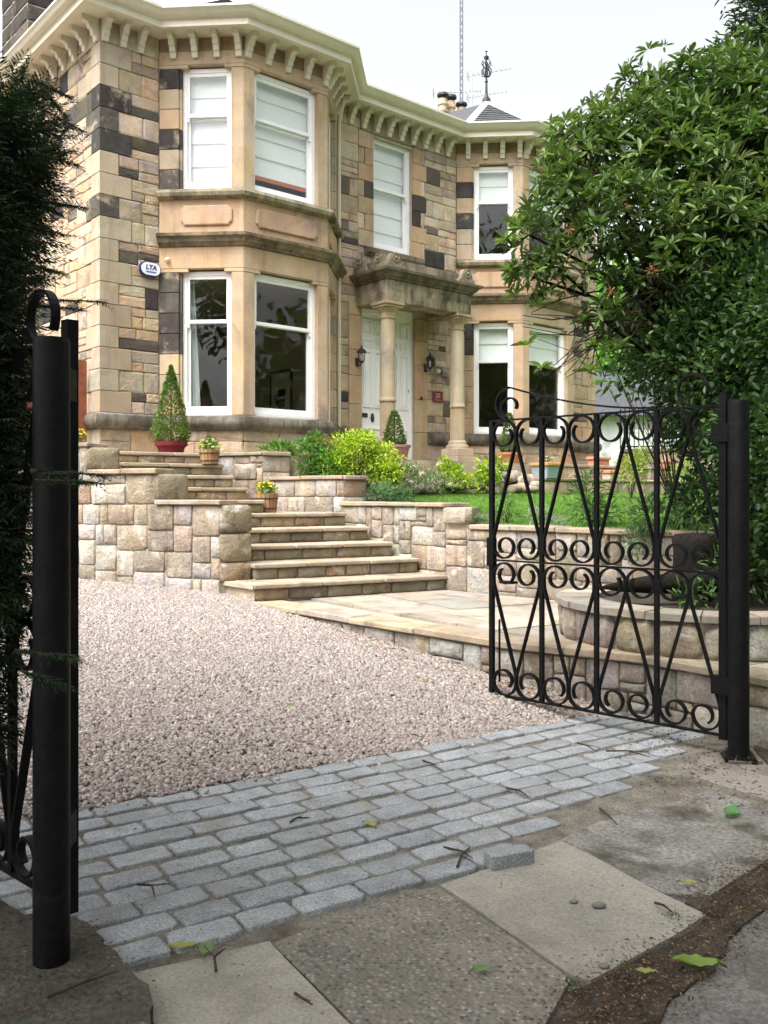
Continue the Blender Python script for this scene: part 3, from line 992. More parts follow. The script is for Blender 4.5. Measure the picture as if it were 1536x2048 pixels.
def brackets(p, q, first, last, n):
    p, q = Vector(p), Vector(q)
    d = (q - p); L = d.length; d.normalize()
    for k in range(n):
        a = lerp(first, L - last, k / max(1, n - 1))
        o = link('bracket', br_me, HOUSE)
        pos = p + d * a
        nn = Vector((d.y, -d.x))
        o.location = (pos.x + nn.x * .006, pos.y + nn.y * .006, Z_EV - .031)
        o.rotation_euler = (0, 0, math.atan2(d.y, d.x))
brackets((S_L, 9), (S_L, 0), .2, .06, 24)
brackets((S_L, 0), (0, 0), .06, .30, 3)
for B_ in (LB, RB):
    brackets(B_[0], B_[1], .22, .06, 4)
    brackets(B_[1], B_[2], .06, .06, 5)
    brackets(B_[2], B_[3], .06, .22, 4)
brackets((3.229, 0), (6.0, 0), .25, .25, 9)
brackets((9.229, 0), (S_R, 0), .30, .06, 3)

# ---- roofs
ev = offset(WALL, .40)
ze = Z_EV + .13
mb = MB()
rp = [(S_L - .4, 9.4, ze), (S_L - .4, -.4, ze), (S_R + .4, -.4, ze), (S_R + .4, 9.4, ze), (3.8, 4.5, ze + 1.35), (5.6, 4.5, ze + 1.35)]
mb.add(rp, [(0, 1, 4), (1, 2, 5, 4), (2, 3, 5), (3, 0, 4, 5)])
MR = mb.build('roof', 'slate', HOUSE)
for B_, nm in ((LB, 'l'), (RB, 'r')):
    o4 = offset([(B_[0][0] - .5, 0)] + B_ + [(B_[3][0] + .5, 0)], .41)[1:5]
    cs = (B_[1][0] + B_[2][0]) / 2
    ap = (cs, .75, ze + 1.30)
    left, right = (o4[0][0] - .25, 1.2, ze + .42), (o4[3][0] + .25, 1.2, ze + .42)
    pts_ = [left] + [(p[0], p[1], ze) for p in o4] + [right]
    mb = MB(); mb.add(pts_ + [ap], [(i, i + 1, 6) for i in range(5)])
    rf = mb.build('roof', 'slate', HOUSE)
    # slate courses: thin overlapping strips on the three outer slopes
    for i in (1, 2, 3):
        a, b, c_ = Vector(pts_[i]), Vector(pts_[i + 1]), Vector(ap)
        nrm = (b - a).cross(c_ - a).normalized()
        if nrm.z < 0: nrm = -nrm
        for k in range(11):
            t0, t1 = k / 12, (k + 1) / 12 + .03
            p0, p1 = a.lerp(c_, t0), b.lerp(c_, t0)
            q0, q1 = a.lerp(c_, t1), b.lerp(c_, t1)
            Lr = (p1 - p0).length
            ns = max(1, int(Lr / .22))
            for s_ in range(ns):
                u0, u1 = s_ / ns + .004, (s_ + 1) / ns - .004
                h = .014 + random.uniform(0, .006)
                vv = [p0.lerp(p1, u0) + nrm * (h + .008), p0.lerp(p1, u1) + nrm * (h + .008), q0.lerp(q1, u1) + nrm * .006, q0.lerp(q1, u0) + nrm * .006,
                      p0.lerp(p1, u0) + nrm * .002, p0.lerp(p1, u1) + nrm * .002]
                if k < 11 and i < 4:
                    slates = globals().setdefault('SL_' + nm, MB())
                    slates.add(vv, [(0, 1, 2, 3), (4, 5, 1, 0)], (1, 1, 1))
    globals()['SL_' + nm].build('slate_courses', 'slate', rf, kind='stuff')
    for i in (1, 2, 3, 4):
        a, c_ = Vector(pts_[i]), Vector(ap)
        for k in range(5):
            p0, p1 = a.lerp(c_, k / 5 + .002), a.lerp(c_, (k + 1) / 5 + .012)
            d = (p1 - p0).normalized(); sd = d.cross(Vector((0, 0, 1))).normalized(); up = sd.cross(d)
            vv = []
            for p, hh in ((p0, .05), (p1, .04)):
                vv += [p - sd * .085 + up * .012, p + up * hh, p + sd * .085 + up * .012]
            MB().add(vv, [(0, 1, 4, 3), (1, 2, 5, 4), (0, 2, 1), (3, 4, 5)], (1, 1, 1)).build('hip_flashing', 'lead', rf)
    # iron finial
    f = MB()
    f.lathe([(.09, 0), (.08, .1), (.05, .13), (.028, .2), (.02, .42), (.035, .45), (.02, .48), (.016, .75)], 8, (ap[0], ap[1], ap[2] - .02))
    for k in range(6):
        a = k * pi / 3
        f.tube([(ap[0], ap[1], ap[2] + .52), (ap[0] + .09 * cos(a), ap[1] + .09 * sin(a), ap[2] + .56), (ap[0] + .10 * cos(a), ap[1] + .10 * sin(a), ap[2] + .66), (ap[0] + .055 * cos(a), ap[1] + .055 * sin(a), ap[2] + .71)], .013, 5)
        f.tube([(ap[0], ap[1], ap[2] + .68), (ap[0] + .10 * cos(a + .5), ap[1] + .10 * sin(a + .5), ap[2] + .78), (ap[0] + .07 * cos(a + .5), ap[1] + .07 * sin(a + .5), ap[2] + .86)], .011, 5)
    f.tube([(ap[0], ap[1], ap[2] + .7), (ap[0], ap[1], ap[2] + 1.05)], [.016, .008], 6)
    f.lathe([(.0, 0), (.045, .03), (.055, .07), (.02, .1)], 8, (ap[0], ap[1], ap[2] + .86))
    f.lathe([(.0, 0), (.03, .015), (.0, .03)], 8, (ap[0], ap[1], ap[2] + 1.03))
    f.build('finial', 'dark_iron', rf)

# ---- chimneys
def chimney(s, q, z0, z1, ws_, wq, pots):
    mb = MB()
    mb.box(s - ws_, s + ws_, q - wq, q + wq, z0, z1)
    o = mb.build('chimney', 'mortar', HOUSE)
    zz = z0
    while zz < z1 - .05:
        for fn, L in ((lambda a, oo, z: (s - ws_ + a, q - wq - oo, z), 2 * ws_), (lambda a, oo, z: (s - ws_ - oo, q - wq + a, z), 2 * wq), (lambda a, oo, z: (s + ws_ + oo, q - wq + a, z), 2 * wq)):
            cut = random.uniform(.35, .65) * L
            for u0, u1 in ((0, cut), (cut, L)):
                mb = MB(); stone(mb, fn, u0 + .004, u1 - .004, zz + .004, min(z1, zz + .28) - .004, -.03, .012, jit(random.choice(SOOT[:4] + SOOT[:4] + [(.22, .2, .17)]), .1), corner=.06)
                mb.build('stone', 'sandstone', o)
        zz += .28
    retone(MB().cbox(s - ws_ - .08, s + ws_ + .08, q - wq - .08, q + wq + .08, z1, z1 + .14, .02), (.2, .18, .15)).build('chimney_cap', 'moss_stone', o)
    for (ds, dq, hh) in pots:
        pp = [(.115, 0), (.105, .08), (.12, .1), (.10, .12), (.095, .26), (.115, .28), (.115, .32), (.10, .34), (.10, .42), (.085, .42)]
        pt = MB().lathe([(r, z * hh) for r, z in pp], 14, (s + ds, q + dq, z1 + .14), (.46, .36, .24)).build('chimney_pot', 'terracotta', o, smooth='auto')
        MB().lathe([(.03, .42 * hh), (.075, .44 * hh), (.075, .47 * hh), (.14, .49 * hh), (.135, .54 * hh), (.05, .56 * hh)], 14, (s + ds, q + dq, z1 + .14)).build('cowl', 'dark_iron', pt)
chimney(-.30, 3.9, 8.2, 10.9, .42, .62, [])
chimney(8.95, 3.1, 8.6, 10.02, .55, .3, [(-.30, -.02, 1.0), (.02, .05, 1.12), (.30, -.02, .9)])

# ---- porch
PF, PQ = .627, 0
P1, P2 = 3.777, 5.40
porch = MB().cbox(P1 - .17, P2 + .17, -.80, -.47, 4.63, 4.98, .008).cbox(P1 - .17, P1 + .16, -.469, -.012, 4.632, 4.978, .008).cbox(P2 - .16, P2 + .17, -.469, -.012, 4.632, 4.978, .008)
retone(porch, (.31, .26, .18))
POR = porch.build('porch_entablature', 'moss_stone', HOUSE)
retone(MB().box(P1 + .161, P2 - .161, -.468, -.012, 4.80, 4.88), (.34, .25, .17)).build('porch_ceiling', 'ashlar', POR)
pth = [(P1 - .17, -.0), (P1 - .17, -.80), (P2 + .17, -.80), (P2 + .17, -.0)]
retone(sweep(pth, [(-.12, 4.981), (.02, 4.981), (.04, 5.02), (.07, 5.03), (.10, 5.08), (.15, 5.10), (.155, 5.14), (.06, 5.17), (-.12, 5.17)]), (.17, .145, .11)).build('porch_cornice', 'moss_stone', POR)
retone(MB().box(P1 - .05, P2 + .05, -.79, -.012, 5.10, 5.16), (.2, .18, .15)).build('porch_roof', 'lead', POR)
retone(sweep([(P1 - .13, -.02), (P1 - .13, -.76), (P2 + .13, -.76), (P2 + .13, -.02)], [(-.16, 5.165), (.0, 5.165), (.0, 5.33), (-.16, 5.33)]), (.26, .22, .16)).build('blocking_course', 'moss_stone', POR)
def scroll_block(s, q, ang):
    mb = MB()
    prof = [(-.20, 0), (.20, 0), (.19, .05), (.13, .09), (.105, .17), (.07, .235), (0, .255), (-.07, .235), (-.105, .17), (-.13, .09), (-.19, .05)]
    for d in (-.09, .02):
        mb.v += [(a, d, z) for a, z in prof]
    mb.c = [(.27, .23, .16)] * len(mb.v)
    n = len(prof)
    mb.f = [tuple(range(n)), tuple(range(2 * n - 1, n - 1, -1))] + [(i, i + n, (i + 1) % n + n, (i + 1) % n) for i in range(n)]
    # raised rosette
    ring = MB()
    for r, d in ((.075, -.09), (.075, -.108), (.058, -.108), (.052, -.096), (.035, -.096), (.025, -.122), (.0, -.128)):
        ring.v += [(max(r, .001) * cos(2 * pi * k / 14), d, .165 + max(r, .001) * sin(2 * pi * k / 14)) for k in range(14)]
    for j in range(6):
        for k in range(14):
            l = (k + 1) % 14
            ring.f.append((j * 14 + k, j * 14 + l, j * 14 + 14 + l, j * 14 + 14 + k))
    ring.c = [(.30, .26, .19)] * len(ring.v)
    me = mb.mesh('acroterion'); me.materials.append(M['moss_stone'])
    o = link('acroterion', me, POR)
    o.location = (s, q, 5.166); o.rotation_euler = (0, 0, ang)
    me2 = ring.mesh('rosette', 'auto'); me2.materials.append(M['moss_stone'])
    r_ = link('rosette', me2, POR)
    r_.location = (s, q, 5.166); r_.rotation_euler = (0, 0, ang)
scroll_block(P1 - .02, -.765, 0)
scroll_block(P1 - .135, -.65, -pi / 2)
scroll_block(P2 + .02, -.765, 0)
scroll_block(P1 - .135, -.14, -pi / 2)
for s_ in (P1, P2):
    q = -.627
    c = MB().lathe([(.128, 2.42), (.128, 2.98), (.128, 3.0)], 40, (s_, q, 0), (.40, .32, .22), 1, .012)
    c.lathe([(.118, 3.0), (.142, 3.005), (.145, 3.03), (.13, 3.05), (.13, 3.1), (.122, 4.2), (.112, 4.36)], 28, (s_, q, 0), (.42, .35, .245))
    col_ = c.build('column', 'ashlar', POR, smooth='auto')
    MB().lathe([(.2, 2.28), (.205, 2.31), (.19, 2.345), (.165, 2.355), (.16, 2.37), (.165, 2.385), (.155, 2.41), (.132, 2.425)], 28, (s_, q, 0), (.41, .33, .23)).build('column_base', 'ashlar', POR, smooth='auto')
    MB().cbox(s_ - .205, s_ + .205, q - .205, q + .205, 2.14, 2.28, .01, None, (.42, .34, .24)).cbox(s_ - .23, s_ + .23, q - .23, q + .23, 1.98, 2.139, .01, None, (.40, .32, .22)).build('column_plinth', 'ashlar', POR)
    MB().lathe([(.112, 4.36), (.13, 4.365), (.135, 4.38), (.115, 4.39), (.118, 4.46), (.14, 4.48), (.17, 4.535)], 28, (s_, q, 0), (.40, .33, .23)).cbox(s_ - .185, s_ + .185, q - .185, q + .185, 4.535, 4.575, .008, None, (.37, .30, .21)).cbox(s_ - .205, s_ + .205, q - .205, q + .205, 4.576, 4.628, .008, None, (.36, .29, .2)).build('capital', 'ashlar', POR, smooth='auto')

# ---- storm doors
def door_leaf(s0, s1):
    q = DQ
    fn = lambda a, o, z: (a, q - o, z)
    lf = MB().box(s0, s1, -.045, 0, 2.02, 4.60, fn).build('door', 'door_paint', HOUSE)
    w = s1 - s0
    for (b0, b1, c0, c1) in ((.09, .28, 4.22, 4.48), (.35, .54, 4.22, 4.48), (.09, .28, 4.02, 4.14), (.35, .54, 4.02, 4.14), (.09, .28, 2.98, 3.94), (.35, .54, 2.98, 3.94), (.09, .54, 2.16, 2.62)):
        mb = MB()
        x0, x1 = s0 + b0 * w / .63, s0 + b1 * w / .63
        e = .022
        # recessed moulding frame with raised field
        mb.box(x0, x1, 0, .03, c0, c0 + e, fn).box(x0, x1, 0, .03, c1 - e, c1, fn).box(x0, x0 + e, 0, .028, c0 + e, c1 - e, fn).box(x1 - e, x1, 0, .028, c0 + e, c1 - e, fn)
        mb.cbox(x0 + e + .02, x1 - e - .02, 0, .02, c0 + e + .02, c1 - e - .02, .003, fn)
        mb.build('door_panel', 'door_paint', lf)
    return lf
dl = door_leaf(D0 + .012, (D0 + D1) / 2 - .003)
dr = door_leaf((D0 + D1) / 2 + .003, D1 - .012)
MB().box(D0, D1, DQ - .03, DQ + .05, 4.602, 4.72).box(D0, D0 + .011, DQ - .03, DQ + .05, 2.0, 4.6).box(D1 - .011, D1, DQ - .03, DQ + .05, 2.0, 4.6).build('door_frame', 'white_paint', HOUSE)
fnq = lambda a, o, z: (a, DQ - o, z)
MB().box(3.80, 3.93, .0, .016, 2.80, 2.87, fnq, (.1, .1, .1)).build('letterbox', 'dark_iron', dl)
MB().add([fnq(4.04 + .045 * cos(a), .012, 2.80 + .085 * sin(a)) for a in np.linspace(0, 2 * pi, 9)[:-1]] + [fnq(4.04, .05, 2.80)], [(i, (i + 1) % 8, 8) for i in range(8)], (.1, .1, .1)).build('door_knob', 'dark_iron', dl)
MB().lathe([(.03, 0), (.03, .012), (.015, .02)], 10, (0, 0, 0)).build('keyhole', 'dark_iron', dr).matrix_local = Matrix.Translation((4.86, DQ, 3.32)) @ Matrix.Rotation(pi / 2, 4, 'X')
MB().cbox(3.5, 5.2, -.12, .3, 1.9, 2.015, .01, None, (.33, .28, .21)).build('doorstep', 'flag', HOUSE)

# ------------------------------------------------------------------ terraces, lawn, beds
def hq(s, q): return hw(s, q)[:2]
TE = [hq(-6, -1.2), (-4.9, 11.35), (-2.40, 12.72), (-1.60, 12.5), hq(1.2, -1.75), hq(5.6, -1.9), hq(11.5, -1.9), hq(16, -1.9), hq(16, 8), hq(-6, 8)]
MB().prism(TE, .2, 1.995, (.40, .33, .25)).build('terrace', 'flag', kind='structure')

def patch(name, mat, f0, f1, b0, b1, n, m, bump=.01, tone=(1, 1, 1)):
    mb = MB()
    for j in range(m + 1):
        for i in range(n + 1):
            u, v = i / n, j / m
            p = Vector(f0).lerp(Vector(f1), u).lerp(Vector(b0).lerp(Vector(b1), u), v)
            mb.v.append((p.x, p.y, p.z + bump * sin(p.x * 5) * sin(p.y * 4.3)))
            mb.c.append(tone)
    for j in range(m):
        for i in range(n):
            a = j * (n + 1) + i
            mb.f.append((a, a + 1, a + n + 2, a + n + 1))
    return mb.build(name, mat, None, smooth=True, kind='structure')
S0, S1 = Vector((-1.264, 8.93)), Vector((.669, 10.03))
BD = Vector((.707, -.707))
B1 = S1 + BD * 4.2
LAWN = [(S1.x - .05, S1.y + .1, 1.10), (B1.x, B1.y + .1, 1.10), (*hq(2.3, -1.95), 1.50), (*hq(12, -1.9), 1.52)]
lawn = patch('lawn', 'turf', *LAWN, 30, 24)
patch('garden_bed', 'earth', (-.15, 12.0, 1.40), (-1.5, 12.66, 1.64), (*hq(3.2, -1.8), 1.56), (*hq(1.1, -1.6), 1.95), 12, 10, .02)
def lawn_pt(u, v):
    p = Vector(LAWN[0]).lerp(Vector(LAWN[1]), u).lerp(Vector(LAWN[2]).lerp(Vector(LAWN[3]), u), v)
    return (p.x, p.y, p.z + .01 * sin(p.x * 5) * sin(p.y * 4.3))

# grass blades
n = 60000
u = rng.uniform(0, .8, n); v = rng.uniform(.05, .96, n)
P = np.array([lawn_pt(a, b) for a, b in zip(u, v)])
h = rng.uniform(.02, .05, n); ang = rng.uniform(0, 2 * pi, n)
wd = np.stack([np.cos(ang), np.sin(ang), np.zeros(n)], 1) * .0045
ln = np.stack([rng.normal(0, .016, n), rng.normal(0, .016, n), h], 1)
V = np.stack([P - wd, P + wd, P + ln], 1).reshape(-1, 3)
C = np.array([(.13, .25, .045), (.16, .28, .06), (.20, .30, .08), (.10, .19, .04)])[rng.integers(0, 4, n)] * rng.uniform(.75, 1.25, (n, 1)) * (1 + .22 * np.sin(P[:, :1] * 2.3 + 1) * np.sin(P[:, 1:2] * 1.9))
np_mesh('grass', V, np.arange(3 * n).reshape(-1, 3), np.repeat(C, 3, 0), 'leaf_soft', None, 'stuff', 'short green lawn grass between terrace and low wall', 'grass')

# ------------------------------------------------------------------ patio
PATZ = .42
PATIO = empty('patio', None, None); PATIO['kind'] = 'structure'
PW2 = [(S1.x, S1.y), (B1.x, B1.y)]
pp = PATIO_EDGE + [(4.2, 4.6), (B1.x + .3, B1.y), (S1.x + .3, S1.y + .2), (S0.x, S0.y + .5)]
pp = [(x + .10, y + .12) for x, y in PATIO_EDGE] + pp[len(PATIO_EDGE):]
MB().prism(pp, -.2, PATZ - .03).build('patio_bed', 'lime_mortar', PATIO)
# flags laid in rows along the steps
tdir = (S1 - S0).normalized(); ndir = Vector((tdir.y, -tdir.x))
def inpoly(x, y, poly):
    r = False
    for i in range(len(poly)):
        x0, y0 = poly[i]; x1, y1 = poly[i - 1]
        if (y0 > y) != (y1 > y) and x < (x1 - x0) * (y - y0) / (y1 - y0) + x0:
            r = not r
    return r
def clip_poly(poly, a, b):
    """keep the part of poly on the left of a->b"""
    out_ = []
    side = lambda p: (b[0] - a[0]) * (p[1] - a[1]) - (b[1] - a[1]) * (p[0] - a[0])
    for i in range(len(poly)):
        p, q = poly[i], poly[(i + 1) % len(poly)]
        sp, sq = side(p), side(q)
        if sp >= 0: out_.append(p)
        if sp * sq < 0:
            t = sp / (sp - sq)
            out_.append((p[0] + (q[0] - p[0]) * t, p[1] + (q[1] - p[1]) * t))
    return out_
FLT = grey([(.35, .295, .225), (.31, .265, .205), (.365, .31, .24), (.29, .26, .21), (.355, .28, .215), (.275, .24, .19)], .2)
r_ = 0.0
while r_ < 4.8:
    hh = random.choice((.45, .6, .6, .75))
    a = -1.2 + random.uniform(-.3, 0)
    while a < 5.5:
        ww = random.choice((.45, .6, .75, .9))
        g = .006
        quad = [S0 + tdir * (a + x) + ndir * (r_ + y) for x, y in ((g, hh - g), (ww - g, hh - g), (ww - g, g), (g, g))]
        quad = [(p.x, p.y) for p in quad]
        for i in range(len(PATIO_EDGE) - 1):
            if PATIO_EDGE[i + 1][0] > 2.1: break
            quad = clip_poly(quad, PATIO_EDGE[i], PATIO_EDGE[i + 1]) if quad else []
        if quad: quad = clip_poly(quad, PATIO_EDGE[3], (PATIO_EDGE[3][0] + .62, PATIO_EDGE[3][1] - .78))
        if quad: quad = clip_poly(quad, (B1.x, B1.y), (S1.x, S1.y))
        if quad and len(quad) > 2:
            MB().prism(quad, PATZ - .03, PATZ + random.uniform(-.003, .003), jit(random.choice(FLT), .1)).build('flagstone', 'flag', PATIO)
        a += ww
    r_ += hh

# low wall under the patio edge
PWALL = empty('patio_wall', 'low stone wall edging the flagged patio along the gravel drive', 'wall', (*PATIO_EDGE[2], 0))
PWALL.location = (0, 0, 0)
for i in range(len(PATIO_EDGE) - 1):
    a, b = PATIO_EDGE[i], PATIO_EDGE[i + 1]
    zlo = min(ground_z(*a), ground_z(*b)) - .06
    rubble_face(PWALL, a, b, max(-.02, zlo), PATZ - .055, cell=.06, sizes=[(5, 3), (4, 3), (6, 4), (4, 4), (7, 3), (3, 4), (6, 2), (5, 5)], proud=-.008, gap=.006, zfun=ground_z, tones=RUB + [(.33, .30, .25), (.28, .25, .21)])
    L = (Vector(b) - Vector(a)).length
MB().prism([(x + .03, y + .03) for x, y in PATIO_EDGE] + [(x + .22, y + .26) for x, y in PATIO_EDGE[::-1]], -.1, PATZ - .052).build('wall_core', 'lime_mortar', PWALL)
copings(PWALL, PATIO_EDGE, .28, PATZ - .05, .054, .03, .7)

# ------------------------------------------------------------------ steps
STEPS = empty('garden_steps', 'broad flight of sandstone steps climbing from patio to terrace', 'steps', (S0.x, S0.y, PATZ))
STEPS.location = (0, 0, 0)
nbv = Vector((-tdir.y, tdir.x))
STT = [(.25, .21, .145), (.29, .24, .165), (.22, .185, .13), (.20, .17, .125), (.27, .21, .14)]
def step(k, off, z, z_prev, a0, a1, depth, oblique=None):
    o = S0 + nbv * off
    fn = lambda a, out_, zz: (o.x + tdir.x * a + ndir.x * out_, o.y + tdir.y * a + ndir.y * out_, zz)
    # riser: core and stones
    MB().box(a0 + .02, a1, -depth, -.02, z_prev - .05, z - .045, fn).build('step_core', 'lime_mortar', STEPS)
    a = a0
    while a < a1 - .01:
        w = random.uniform(.22, .46)
        if a1 - a - w < .18: w = a1 - a
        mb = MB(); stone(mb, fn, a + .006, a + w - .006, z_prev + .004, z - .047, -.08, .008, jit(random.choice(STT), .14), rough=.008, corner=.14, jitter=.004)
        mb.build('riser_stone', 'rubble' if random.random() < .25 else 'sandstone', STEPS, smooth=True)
        a += w
    # tread slabs
    n = max(1, round((a1 - a0) / .7))
    cuts = [a0 - .02] + [lerp(a0, a1, (i + random.uniform(-.15, .15)) / n) for i in range(1, n)] + [a1 + .01]
    for c0, c1 in zip(cuts[:-1], cuts[1:]):
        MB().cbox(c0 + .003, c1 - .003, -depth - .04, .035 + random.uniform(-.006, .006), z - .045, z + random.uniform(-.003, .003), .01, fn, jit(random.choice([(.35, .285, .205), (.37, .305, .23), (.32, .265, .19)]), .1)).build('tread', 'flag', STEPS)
g1, g2, rz, rz2 = .43, .33, .165, .155
zs = [PATZ + rz * (i + 1) for i in range(5)] + [PATZ + 5 * rz + rz2 * (i + 1) for i in range(5)]
offs = [g1 * i for i in range(5)] + [g1 * 4 + .38 + g2 * i for i in range(5)]
ends = [2.224 - .085 * i for i in range(5)] + [.95, .86, .80, .78, .78]
starts = [0.0, .17, .17, .17, .10, -.3, -.5, -.75, -1.3, -1.7]
for k in range(10):
    step(k, offs[k], zs[k], PATZ if k == 0 else zs[k - 1], starts[k], ends[k], (g1 if k < 5 else g2) + .05)
# oblique left cheek of the lowest step
ck = [(S0.x, S0.y), (S0.x + nbv.x * .42 + tdir.x * .2, S0.y + nbv.y * .42 + tdir.y * .2), (-1.62, 9.36)]
MB().prism(ck, .3, zs[0] - .046, (.42, .35, .26)).build('cheek_stone', 'rubble', STEPS)
MB().prism([(S0.x - .01, S0.y - .035), (S0.x + nbv.x * .45 + tdir.x * .2, S0.y + nbv.y * .45 + tdir.y * .2), (-1.66, 9.35)], zs[0] - .045, zs[0] - .002, (.42, .34, .25)).build('tread', 'flag', STEPS)

# ------------------------------------------------------------------ stepped wall left of the steps
WA0 = Vector((-1.67, 9.30)); WAD = Vector((-.938, .345)); WAE = tdir * .342
LW = empty('stepped_retaining_wall', 'stepped rubble retaining wall left of the garden steps', 'wall')
tier_s = [0.0, .765, 1.626]
tier_z = [1.36, 1.685, 1.98]
def wa(s_, e=0.0): 
    p = WA0 + WAD * s_ + tdir * e
    return (p.x, p.y)
rubble_face(LW, wa(4.6), wa(0), .38, 1.36, zfun=lambda x, y: ground_z(x, y) - .05)
rubble_face(LW, wa(4.6), wa(tier_s[1]), 1.36, 1.685)
rubble_face(LW, wa(4.6), wa(tier_s[2]), 1.685, 1.98)
def end_face(s_, z0, z1):
    a, b = wa(s_), wa(s_, .342)
    d = tdir
    n_ = ndir
    fn = lambda aa, o, z: (a[0] + d.x * aa + n_.x * o, a[1] + d.y * aa + n_.y * o, z)
    zz = z0
    while zz < z1 - .02:
        h = random.choice((.2, .26, .3))
        if z1 - zz - h < .12: h = z1 - zz
        mb = MB(); stone(mb, fn, .0, .342, zz + .006, zz + h - .006, -.15, .02, jit(random.choice(STT), .12), rough=.018, corner=.1)
        mb.build('end_stone', 'rubble', LW, smooth=True)
        zz += h
end_face(0, .57, 1.36); end_face(tier_s[1], 1.40, 1.685); end_face(tier_s[2], 1.73, 1.98)
def quad_wa(s0, s1, e0, e1):
    return [wa(s1, e0), wa(s0, e0), wa(s0, e1), wa(s1, e1)]
core(LW, quad_wa(.03, 4.7, .03, .335), .2, 1.36)
core(LW, quad_wa(tier_s[1] + .03, 4.7, .03, .335), 1.36, 1.685)
core(LW, quad_wa(tier_s[2] + .03, 4.7, .03, .335), 1.685, 1.98)
copings(LW, [wa(tier_s[1]), wa(-.02)], .33, 1.362, .05)
copings(LW, [wa(tier_s[2]), wa(tier_s[1] - .02)], .33, 1.687, .05)
copings(LW, [wa(4.7), wa(tier_s[2] - .02)], .33, 1.982, .05)
# earth behind the wall
MB().prism([wa(.6, .33), wa(4.7, .33), (-5.2, 12.0), (-3.3, 11.2)], .2, 1.3).build('fill', 'earth', LW)

# ------------------------------------------------------------------ walls right of the steps
RW = empty('stair_flank_wall', 'stepped pale stone wall flanking the right side of the steps', 'wall')
fd = Vector((-.6, .8))
R1a = S1 + nbv * .0; R1b = S1 + fd * 2.05
rubble_face(RW, (R1b.x, R1b.y), (R1a.x, R1a.y), PATZ - .02, 1.325, cell=.055)
rubble_face(RW, (R1a.x, R1a.y), (R1a.x + BD.x * .32, R1a.y + BD.y * .32), 1.15, 1.325, sizes=[(6, 3)], proud=.03)
core(RW, [(R1a.x + .02, R1a.y + .02), (R1a.x + .235, R1a.y - .2), (R1a.x + .4, R1a.y + .15), (R1b.x + .3, R1b.y + .1), (R1b.x + .03, R1b.y)], .2, 1.325)
copings(RW, [(R1b.x, R1b.y), (R1a.x, R1a.y)], .36, 1.327, .05)
R2a, R2b, R2c = Vector((-.22, 11.98)), Vector((-.52, 11.72)), Vector((-1.66, 12.36))
rubble_face(RW, (R2c.x, R2c.y), (R2b.x, R2b.y), 1.22, 1.66)
rubble_face(RW, (R2b.x, R2b.y), (R2a.x, R2a.y), 1.22, 1.66, sizes=[(6, 4), (7, 3), (7, 5)])
core(RW, [(R2c.x, R2c.y + .02), (R2b.x, R2b.y + .03), (R2a.x - .02, R2a.y + .02), (R2a.x - .25, R2a.y + .3), (R2c.x + .1, R2c.y + .3)], 1.0, 1.66)
copings(RW, [(R2c.x, R2c.y), (R2b.x, R2b.y), (R2a.x, R2a.y)], .32, 1.662, .05)
R3a, R3b, R3c = Vector((-1.27, 12.42)), Vector((-1.62, 12.22)), Vector((-2.34, 12.62))
rubble_face(RW, (R3c.x, R3c.y), (R3b.x, R3b.y), 1.40, 1.995)
rubble_face(RW, (R3b.x, R3b.y), (R3a.x, R3a.y), 1.60, 1.995, sizes=[(7, 3), (8, 3)])
core(RW, [(R3c.x, R3c.y + .02), (R3b.x, R3b.y + .03), (R3a.x - .02, R3a.y + .02), (R3a.x - .1, R3a.y + .3), (R3c.x + .1, R3c.y + .3)], 1.0, 1.995)
copings(RW, [(R3c.x, R3c.y), (R3b.x, R3b.y), (R3a.x, R3a.y)], .3, 1.997, .05)

BW = empty('lawn_retaining_wall', 'long low rubble wall holding up the lawn behind the patio', 'wall')
rubble_face(BW, (S1.x, S1.y), (B1.x, B1.y), PATZ - .02, 1.09, cell=.06)
nB = Vector((BD.y, -BD.x))
core(BW, [(S1.x - nB.x * .03, S1.y - nB.y * .03), (B1.x - nB.x * .03, B1.y - nB.y * .03), (B1.x - nB.x * .3, B1.y - nB.y * .3), (S1.x - nB.x * .3, S1.y - nB.y * .3)], .2, 1.09)
copings(BW, [(S1.x + .25, S1.y - .25), (B1.x, B1.y)], .3, 1.092, .05)

# ------------------------------------------------------------------ terrace edge with stone tiers on the right
TW = empty('terrace_edge_wall', 'two low stone courses stepping up from lawn to terrace', 'wall')
for q, z0, z1, s0, s1 in ((-2.25, 1.40, 1.70, 5.7, 10.6), (-1.95, 1.70, 1.96, 5.9, 11.2)):
    rubble_face(TW, hq(s0, q), hq(s1, q), z0, z1, cell=.09, sizes=[(4, 3), (5, 3), (6, 3), (3, 3)], proud=.0, tones=TAN[:5] + RUB[:3])
    core(TW, [hq(s0, q + .03), hq(s1, q + .03), hq(s1, q + .4), hq(s0, q + .4)], 1.2, z1)
    copings(TW, [hq(s0, q), hq(s1, q)], .36, z1 + .002, .045, .03, .8)
